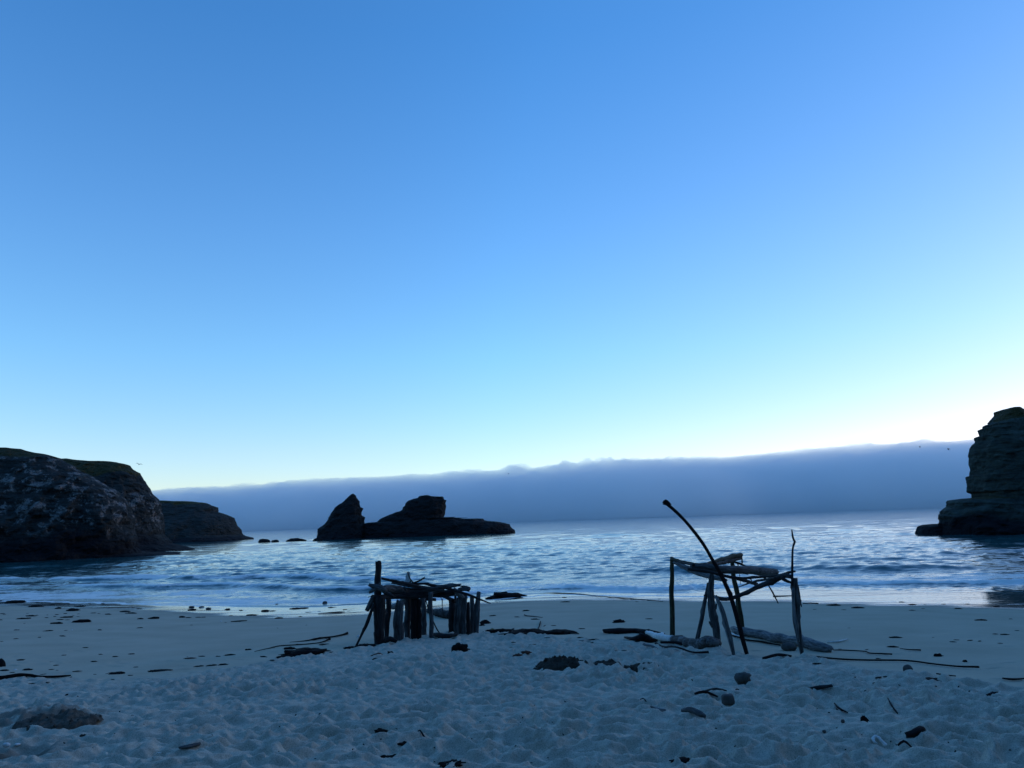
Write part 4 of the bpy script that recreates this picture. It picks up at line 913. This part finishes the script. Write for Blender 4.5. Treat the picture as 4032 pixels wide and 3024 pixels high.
# left beach and swash line
for w, x, y, a, b, lb, m, st in (
    ('G', 170, 104, 230, 32, 'kelp heap nearest the foam at the far left', M_KELP, 8), ('G', 420, 160, 170, 26, 'kelp knot with a long tail at the far left', M_KELP, 4), ('G', 888, 208, 150, 40, 'black kelp ring, the thickest tangle on the left sand', M_KELP, 8),
    ('G', 985, 158, 130, 16, 'kelp arm above the black kelp ring', M_KELP, 3), ('G', 685, 368, 130, 28, 'domed black kelp lump on the left sand', M_KELP, 2), ('G', 1000, 352, 200, 38, 'widest black kelp lump on the left sand', M_KELP, 4),
    ('G', 806, 290, 150, 16, 'straight black kelp piece above the domed lump', M_KELP, 1), ('G', 1540, 224, 112, 20, 'black block-shaped kelp just below the left puddle', M_KELP, 1), ('G', 1905, 306, 124, 28, 'bristly kelp knot in the middle of the left sand', M_KELP, 6),
    ('G', 1735, 310, 72, 15, 'small dome of kelp beside the bristly knot', M_KELP, 2), ('G', 712, 182, 74, 24, 'round kelp knot left of the black kelp ring', M_KELP, 3), ('G', 1435, 994, 176, 26, 'black kelp lump on the edge of the trampled left sand', M_KELP, 3),
    ('G', 1980, 962, 240, 18, 'long thin kelp strip on the edge of the trampled left sand', M_KELP, 3), ('G', 318, 952, 112, 20, 'kelp strip just above the thick left stalk', M_KELP, 3), ('G', 40, 962, 110, 20, 'kelp lump above the thick stalk at the very left', M_KELP, 3),
    ('G', 240, 826, 84, 18, 'flat dark kelp patch below the left sand middle', M_KELP, 1), ('H', 1500, 182, 240, 30, 'kelp strip with a knot on the swash edge left of the low shelter', M_KELP, 5), ('H', 1905, 168, 140, 26, 'kelp dome on the swash edge nearest the low shelter', M_KELP, 3),
    ('H', 616, 192, 68, 24, 'kelp knot on the middle of the swash edge', M_KELP, 3), ('H', 170, 200, 96, 22, 'kelp knot on the left of the swash edge', M_KELP, 3), ('H', 1080, 212, 110, 24, 'kelp dome with a tail below the swash', M_KELP, 3),
    ('H', 905, 266, 130, 16, 'flat kelp bundle below the swash', M_KELP, 3), ('H', 1246, 302, 96, 18, 'kelp cone on the sand below the swash', M_KELP, 2), ('H', 45, 290, 80, 26, 'kelp bundle with a pale fleck on the left sand', M_KELP, 4),
    ('H', 870, 700, 72, 20, 'small slanting kelp piece below the curving stalk', M_KELP, 1), ('H', 145, 800, 124, 16, 'reddish kelp strip on the edge of the left trampled sand', M_KELPR, 1),
    ('D', 606, 424, 80, 16, 'kelp dome on the wet edge right of the open frame', M_KELP, 2), ('D', 340, 514, 126, 18, 'widest kelp piece on the far right sand', M_KELP, 2), ('D', 580, 540, 108, 16, 'kelp piece with a tail on the far right sand', M_KELP, 2),
    ('D', 1800, 660, 104, 14, 'lone kelp piece on the middle of the right sand', M_KELP, 3), ('D', 1368, 1016, 74, 34, 'dark kelp knot above the end of the longest stalk', M_KELP, 4), ('D', 1640, 1074, 44, 26, 'small kelp knot nearest the right edge', M_KELP, 3),
    ('D', 1310, 1276, 220, 20, 'long black kelp strip on the edge of the right trampled sand', M_KELP, 3), ('N', 95, 1150, 120, 36, 'dark kelp clump cut off by the bottom right of centre', M_KELP, 7), ('N', 288, 1150, 74, 34, 'small kelp clump at the bottom edge right of centre', M_KELP, 5),
    ('L', 1315, 565, 150, 18, 'dark kelp clump cut off by the bottom edge in the centre', M_KELP, 8), ('L', 850, 372, 80, 16, 'black kelp scrap left of the foreground splinter', M_KELP, 4), ('L', 985, 396, 70, 12, 'black kelp scrap below the foreground splinter', M_KELP, 4),
    ('L', 905, 462, 84, 12, 'dull kelp tangle near the bottom centre', M_KELP, 6), ('N', 2030, 980 - 300, 70, 26, 'dark wood knot in the trampled sand at far right', M_CHAR, 2), ('E', 1185, 712, 92, 70, 'dark clod beside the dug hollow at bottom left', M_HEAP, 3),
    ('K', 1172, 345, 40, 44, 'small dark tangle above the white curled shell', M_KELP, 5)):
    clump(KH if m is not M_HEAP else 'sand_clod', w, x, y, a, b, m, lb, 'kelp' if m in (M_KELP, M_KELPR) else 'clod', strands=st, rough=.35)
lying('stick', 'H', [(660, 346, 8), (760, 340, 14), (860, 332, 8)], M_KELP, 'thin straight kelp stem below the swash', 'kelp', sides=7)
lying('stick', 'H', [(1744, 244, 6), (1860, 236, 12), (1990, 226, 16), (2080, 222, 8)], M_KELP, 'long thin kelp stem on the sand left of the low shelter', 'kelp', sides=7)
lying('stick', 'D', [(990, 950, 6), (1080, 958, 10), (1195, 960, 14)], M_KELP, 'thin kelp stem below the middle of the right sand', 'kelp', sides=7)
lying('stick', 'D', [(1352, 1214, 12), (1450, 1220, 14), (1540, 1224, 10)], M_CHAR, 'straight black stick at the edge of the right trampled sand', 'stick', sides=7)
lying('stick', 'D', [(2005, 1250, 14), (2090, 1254, 22), (2230, 1250, 14)], M_CHAR, 'black stick cut off by the right edge', 'stick', sides=7)

# stones
for w, x, y, a, b, lb, pw_, rg in (('D', 1082, 1172, 90, 70, 'round grey stone on smooth sand at the right', 1.0, .12), ('K', 390, 108, 98, 62, 'pointed dark stone on the trampled sand below the open frame', .9, .35),
        ('K', 288, 250, 78, 58, 'blocky dark stone on the trampled sand', .6, .15), ('B', 1710, 1424, 130, 66, 'rounded stone beside the longest grey log', 1.0, .12), ('K', 1036, 386, 24, 22, 'small round dark pebble in the right foreground', 1.0, .1),
        ('K', 912, 430, 24, 16, 'small dark pebble left of the round pebble', 1.0, .15), ('H', 1228, 124, 40, 30, 'dark round stone standing in the swash', 1.0, .15), ('H', 1645, 106, 32, 24, 'small dark stone in the swash', .8, .2), ('H', 1825, 118, 58, 52, 'largest dark stone in the swash left of the low shelter', .9, .2),
        ('H', 165, 165, 60, 18, 'flat dark stone at the left end of the puddle', .8, .2), ('H', 287, 164, 62, 18, 'flat dark stone right of the puddle end', .9, .2), ('H', 375, 186, 62, 18, 'flat dark stone on the edge of the left swash', .9, .2)):
    g = gp(*zp(w, x, y)); k = ZW[w][2] / FPX * g[1]; _ls[0] += 1
    tag(lump('stone', (g[0], g[1] + a * k * .3, float(hsurf([g[0]] * 3, [g[1] + a * k * .3, g[1], g[1] - .1]).max()) + b * k * .36), (a * k, a * k * .8, b * k * 1.15), M_STONE, _ls[0], rg, power=pw_), lb, 'stone')

# dug-up damp sand
M_HEAP2 = make_plain('dug_sand', (0.055, 0.050, 0.041), (0.12, 0.11, 0.09), 12, 0.95, 0.7, 0.04, 0.1)
def heap(w, x, y, pw, ph, dp, label, seed, clods=40, m=None):
    g = gp(*zp(w, x, y)); k = ZW[w][2] / FPX * g[1]; sx = pw * k; sz = ph * k
    u = np.linspace(-1, 1, 90); v = np.linspace(-1, 1, 46); U, Vv = np.meshgrid(u, v); q = np.sqrt(U ** 2 + Vv ** 2)
    n = fbm(U * 2.2 + seed, Vv * 1.6, o=5, seed=seed, g=.62); bump_ = np.clip(1 - q ** 1.5 + .35 * n, 0, 1)
    Z = sz * (bump_ * (0.72 + .75 * n) + .10 * np.abs(fbm(U * 9, Vv * 6, o=3, seed=seed + 1)) * (bump_ > .02))
    X = g[0] + U * sx / 2; Y = g[1] + dp / 2 + Vv * dp / 2
    Zb = hbase(X, Y) + np.where(bump_ < .02, -.10, Z + .05 * sstep(.02, .3, bump_))
    Vx = np.stack([X, Y, Zb], -1).reshape(-1, 3)
    Vs = [Vx]; Fs = [gridfaces(46, 90)]; o = len(Vx); P0, F0 = uvs(7, 5); gg = np.random.default_rng(seed)
    for _ in range(clods):
        i = gg.integers(0, len(Vx)); r = sz * gg.uniform(.05, .16)
        if bump_.ravel()[i] < .05: continue
        P = P0 * r * (1 + .5 * gg.normal(0, .35, (len(P0), 1))); Vs.append(P + Vx[i] + [0, 0, r * .3]); Fs.append(F0 + o); o += len(P)
    return tag(build('sand_heap', np.vstack(Vs), np.vstack(Fs), m or M_HEAP, None, at_=g), label, 'sand heap')
heap('E', 430, 640, 1250, 190, 1.1, 'mound of dark damp sand thrown up beside the hollow at bottom left', 21, 60, M_HEAP2)
heap('M', 690, 288, 760, 170, 0.9, 'dark heap of dug-up damp sand on the trampled beach between the shelters', 3)
heap('M', 1250, 245, 420, 56, .6, 'low spread of damp dug sand right of the dark heap', 8, 20)
heap('M', 1690, 275, 460, 50, .6, 'low lumpy damp sand patch farther right of the dark heap', 12, 20)

# small scraps that nothing tells apart: shared labels per patch of beach
scr = []
for k in range(6):
    V, F = clump_geo(1, .62, .34, 900 + k, 2, .4); o = build('kelp_scrap', V, F, M_KELP); me = o.data; bpy.data.objects.remove(o); scr.append(me)
chip = []
for k in range(5):
    P, F = uvs(7, 5); gg = np.random.default_rng(950 + k); P = P * np.array([.5, .2, .22]) * (1 + gg.normal(0, .25, (len(P), 1)))
    o = build('bark_chip', P, F, M_CHAR); me = o.data; bpy.data.objects.remove(o); chip.append(me)
def scatter(w, items, meshes, name, label, cat, group):
    for i, (x, y, a) in enumerate(items):
        g = gp(*zp(w, x, y)); k = ZW[w][2] / FPX * g[1]
        o = bpy.data.objects.new(name, meshes[i % len(meshes)]); S.collection.objects.link(o)
        o.location = (g[0], g[1], float(hsurf([g[0]] * 3, [g[1], g[1] - .05, g[1] - .1]).max()) + (.008 if name == 'bark_chip' else 0.0)); s_ = a * k
        s_ = min(s_, 22 * k) if name == 'bark_chip' else s_
        o.scale = (s_ * .95, s_ * .55, s_ * .26) if name == 'kelp_scrap' else (s_ * .75, s_ * .75, s_ * .6); o.rotation_euler = (0 if name == 'kelp_scrap' else random.uniform(-.8, .8), 0 if name == 'kelp_scrap' else random.uniform(-.9, .9), random.uniform(-.5, .5))
        tag(o, label, cat, group)
scatter('G', [(465, 100, 40), (650, 130, 76), (1115, 108, 46), (1280, 116, 80), (1160, 236, 66), (1230, 243, 42), (1345, 252, 100), (340, 240, 30), (590, 260, 34), (705, 255, 54), (810, 240, 66), (460, 262, 52), (385, 274, 130), (290, 309, 150),
    (580, 293, 56), (680, 279, 50), (745, 320, 80), (835, 322, 56), (305, 364, 26), (205, 450, 72), (600, 458, 100), (1240, 445, 72), (1738, 420, 70), (1650, 140, 40), (1655, 172, 40), (1730, 187, 90), (1630, 240, 140), (975, 245, 34), (910, 268, 34),
    (970, 280, 40), (820, 452, 36), (50, 254, 42), (30, 242, 60), (10, 322, 60), (490, 542, 54), (775, 522, 90), (200, 558, 56), (20, 590, 40), (1065, 664, 70), (1430, 786, 74), (1635, 742, 80), (1250, 746, 60), (700, 886, 60), (795, 762, 54), (645, 832, 64),
    (1165, 842, 80), (1690, 910, 60), (955, 970, 100), (640, 940, 60), (710, 948, 34), (540, 1004, 60), (900, 1076, 60), (590, 1126, 60), (400, 1136, 90), (165, 1156, 80), (1620, 1018, 60), (1400, 1090, 60), (1180, 1000, 40), (150, 985, 60)],
    scr, 'kelp_scrap', 'small black kelp scrap scattered on the left beach', 'kelp', 'small kelp scraps on the left beach')
scatter('H', [(60, 125, 60), (115, 125, 46), (255, 290, 70), (130, 294, 70), (315, 290, 60), (615, 126, 30), (1000, 88, 80), (1268, 64, 46), (655, 158, 36), (660, 271, 60), (795, 274, 28), (785, 203, 70), (1180, 208, 80), (1620, 224, 70), (1760, 212, 46),
    (2080, 192, 80), (2120, 210, 60), (1525, 277, 50), (1385, 156, 30), (595, 354, 34), (170, 382, 36), (1240, 422, 26), (1600, 384, 26), (1065, 780, 110), (650, 762, 120), (500, 775, 70), (300, 772, 80), (1170, 862, 70), (260, 905, 110), (120, 780, 30),
    (1490, 625, 36), (1820, 634, 110), (1850, 722, 100), (560, 880, 120), (420, 890, 120)],
    scr, 'kelp_scrap', 'small black kelp scrap on the sand below the puddles left of the low shelter', 'kelp', 'small kelp scraps left of the low shelter')
scatter('C', [(650, 187, 40), (945, 203, 46), (960, 252, 90), (525, 346, 86), (165, 400, 76), (430, 418, 60), (630, 440, 90), (1135, 544, 66), (1870, 436, 70), (1690, 220, 70), (1868, 234, 46), (1735, 248, 34), (1870, 176, 46), (1980, 216, 30), (1275, 672, 100),
    (1130, 682, 80), (1345, 694, 64), (1550, 738, 90), (1745, 722, 60), (760, 690, 56), (600, 744, 76), (390, 740, 60), (365, 772, 40), (1600, 872, 60), (1260, 712, 60), (1500, 830, 40), (830, 508, 50), (1120, 650, 80)],
    scr, 'kelp_scrap', 'small black kelp scrap on the sand between the two shelters', 'kelp', 'small kelp scraps between the shelters')
scatter('D', [(45, 378, 14), (145, 550, 34), (435, 555, 40), (505, 516, 12), (915, 456, 50), (1005, 478, 50), (1110, 503, 70), (1235, 502, 22), (1420, 498, 36), (1560, 546, 74), (1215, 546, 34), (1105, 560, 56), (1655, 497, 36), (1940, 522, 70), (2090, 470, 22),
    (2195, 540, 22), (1905, 458, 30), (2020, 804, 80), (1930, 797, 50), (1545, 859, 46), (1680, 864, 60), (1775, 872, 50), (1315, 830, 22), (940, 834, 120), (920, 928, 100), (395, 948, 30), (485, 733, 24), (770, 1042, 50), (1220, 1164, 50), (1510, 880, 60),
    (1980, 894, 44), (660, 956, 40), (2145, 764, 40), (2080, 645, 34), (620, 1180, 90), (520, 1214, 110), (400, 1244, 70), (780, 1254, 80), (960, 1236, 90), (840, 1206, 60), (170, 1116, 80)],
    scr, 'kelp_scrap', 'small black kelp scrap on the smooth sand right of the open frame', 'kelp', 'small kelp scraps on the right beach')
scatter('L', [(1065, 282, 46), (1135, 278, 44), (735, 442, 26), (1018, 472, 40), (1515, 252, 14), (1800, 240, 20), (2000, 270, 14), (2000, 432, 42), (2075, 400, 22), (1755, 482, 38), (1210, 440, 24), (1985, 352, 22), (1460, 405, 18), (170, 322, 16), (440, 238, 30),
    (1157, 106, 14), (410, 526, 18), (115, 532, 14), (1210, 530, 28), (320, 440, 12), (165, 486, 12), (660, 480, 30), (1485, 468, 12), (625, 530, 12), (825, 484, 10), (955, 326, 20), (875, 330, 14), (1435, 334, 10), (1790, 362, 14), (1970, 488, 14), (1860, 545, 30),
    (1668, 214, 10), (1550, 214, 10), (1880, 162, 14), (2100, 190, 16), (1930, 128, 12), (690, 42, 12), (355, 190, 24), (850, 400, 30), (1090, 440, 10), (1765, 20, 10), (2150, 366, 10), (1160, 162, 12), (340, 290, 40), (280, 205, 30), (995, 272, 10), (2085, 120, 24)],
    chip, 'bark_chip', 'tiny dark bark chip in the trampled sand of the centre foreground', 'bark chip', 'bark chips in the centre foreground')
scatter('K', [(45, 100, 26), (215, 366, 12), (130, 374, 14), (200, 420, 26), (330, 588, 40), (725, 580, 20), (980, 570, 20), (1345, 502, 22), (1380, 520, 18), (1158, 484, 12), (1470, 540, 20), (1620, 564, 18), (1728, 550, 34), (1845, 592, 18), (2130, 590, 30), (1820, 412, 22),
    (2064, 462, 20), (1466, 390, 14), (1216, 366, 8), (940, 302, 34), (862, 290, 14), (1180, 200, 18), (995, 456, 18), (1070, 536, 10), (1775, 630, 22), (1055, 630, 20), (870, 600, 10), (620, 440, 8), (2040, 245, 70), (1860, 170, 26), (2030, 155, 60), (1790, 155, 26),
    (1400, 124, 40), (1265, 68, 40), (1640, 125, 50), (1230, 100, 40), (1110, 86, 50), (390, 200, 26), (240, 282, 14), (1415, 470, 16), (1745, 410, 16), (180, 560, 12), (1040, 486, 12)],
    chip, 'bark_chip', 'tiny dark bark chip in the trampled sand of the right foreground', 'bark chip', 'bark chips in the right foreground')
scatter('P', [(262, 2750, 24), (368, 2902, 6), (450, 2908, 8), (412, 2956, 6), (363, 2976, 6), (405, 2978, 6), (305, 2755, 10), (565, 2888, 8), (540, 2740, 14), (430, 2759, 6), (350, 2820, 10), (470, 2828, 12), (520, 2825, 14), (690, 2870, 8), (835, 2930, 8), (600, 3010, 8), (250, 2966, 14)],
    chip, 'bark_chip', 'tiny dark bark chip in the trampled sand of the left foreground', 'bark chip', 'bark chips in the left foreground')

# ------------------------------------------------------------------ gulls in flight
def bird(px, py, d, span, bank, label, fl=.35):
    c = at(px, py, d); L = span
    V, F, T_, _ = tube_geo([[0, -.2 * L, 0, .015 * L], [0, -.08 * L, 0, .05 * L], [0, .06 * L, .01 * L, .045 * L], [0, .17 * L, .02 * L, .025 * L], [0, .22 * L, .015 * L, .006 * L]], sides=8, n=9, rough=0, seed=3)
    Vs, Fs, o = [V], [F], len(V); Ts = [T_]
    for sg in (-1, 1):
        ch = []
        for u, w, zz, y0 in ((0, .14, .02, .03), (.22, .13, .02 + fl * .22, .06), (.36, .10, .02 + fl * .26, .04), (.5, .02, .02 + fl * .18, -.05)):
            ch.append([[sg * u * L, (y0 + w / 2) * L, zz * L], [sg * u * L, (y0 - w / 2) * L, zz * L]])
        W = np.array(ch).reshape(-1, 3); th_ = np.array([0, 0, .012 * L]); Wt = np.vstack([W + th_, W - th_]); n = len(W)
        f = [[2 * i, 2 * i + 1, 2 * i + 3, 2 * i + 2] for i in range(3)]; f2 = [[q + n for q in r[::-1]] for r in f]
        e = [[2 * i, 2 * i + 2, 2 * i + 2 + n, 2 * i + n] for i in range(3)] + [[2 * i + 1, 2 * i + 1 + n, 2 * i + 3 + n, 2 * i + 3] for i in range(3)] + [[n - 2, n - 1, 2 * n - 1, 2 * n - 2]]
        Vs.append(Wt); Fs.append(np.array(f + f2 + e) + o); o += len(Wt)
    ob = build('gull', np.vstack(Vs), [np.vstack(Fs), T_], M_BIRD); ob.location = tuple(c); ob.rotation_euler = bank
    tag(ob, label, 'bird', 'gulls in flight')
bird(547, 1829, 95, .75, (0.5, .2, .6), 'gull gliding in the sky above the distant headland', .5)
bird(2002, 1866, 140, .7, (.2, -.1, 1.0), 'gull flying before the fog bank above the middle of the sea')
bird(3622, 1760, 110, .7, (.3, .2, 1.3), 'left gull of the two flying beside the right cliff', .2)
bird(3734, 1770, 110, .9, (.6, .1, .7), 'right gull of the two flying beside the right cliff', .6)
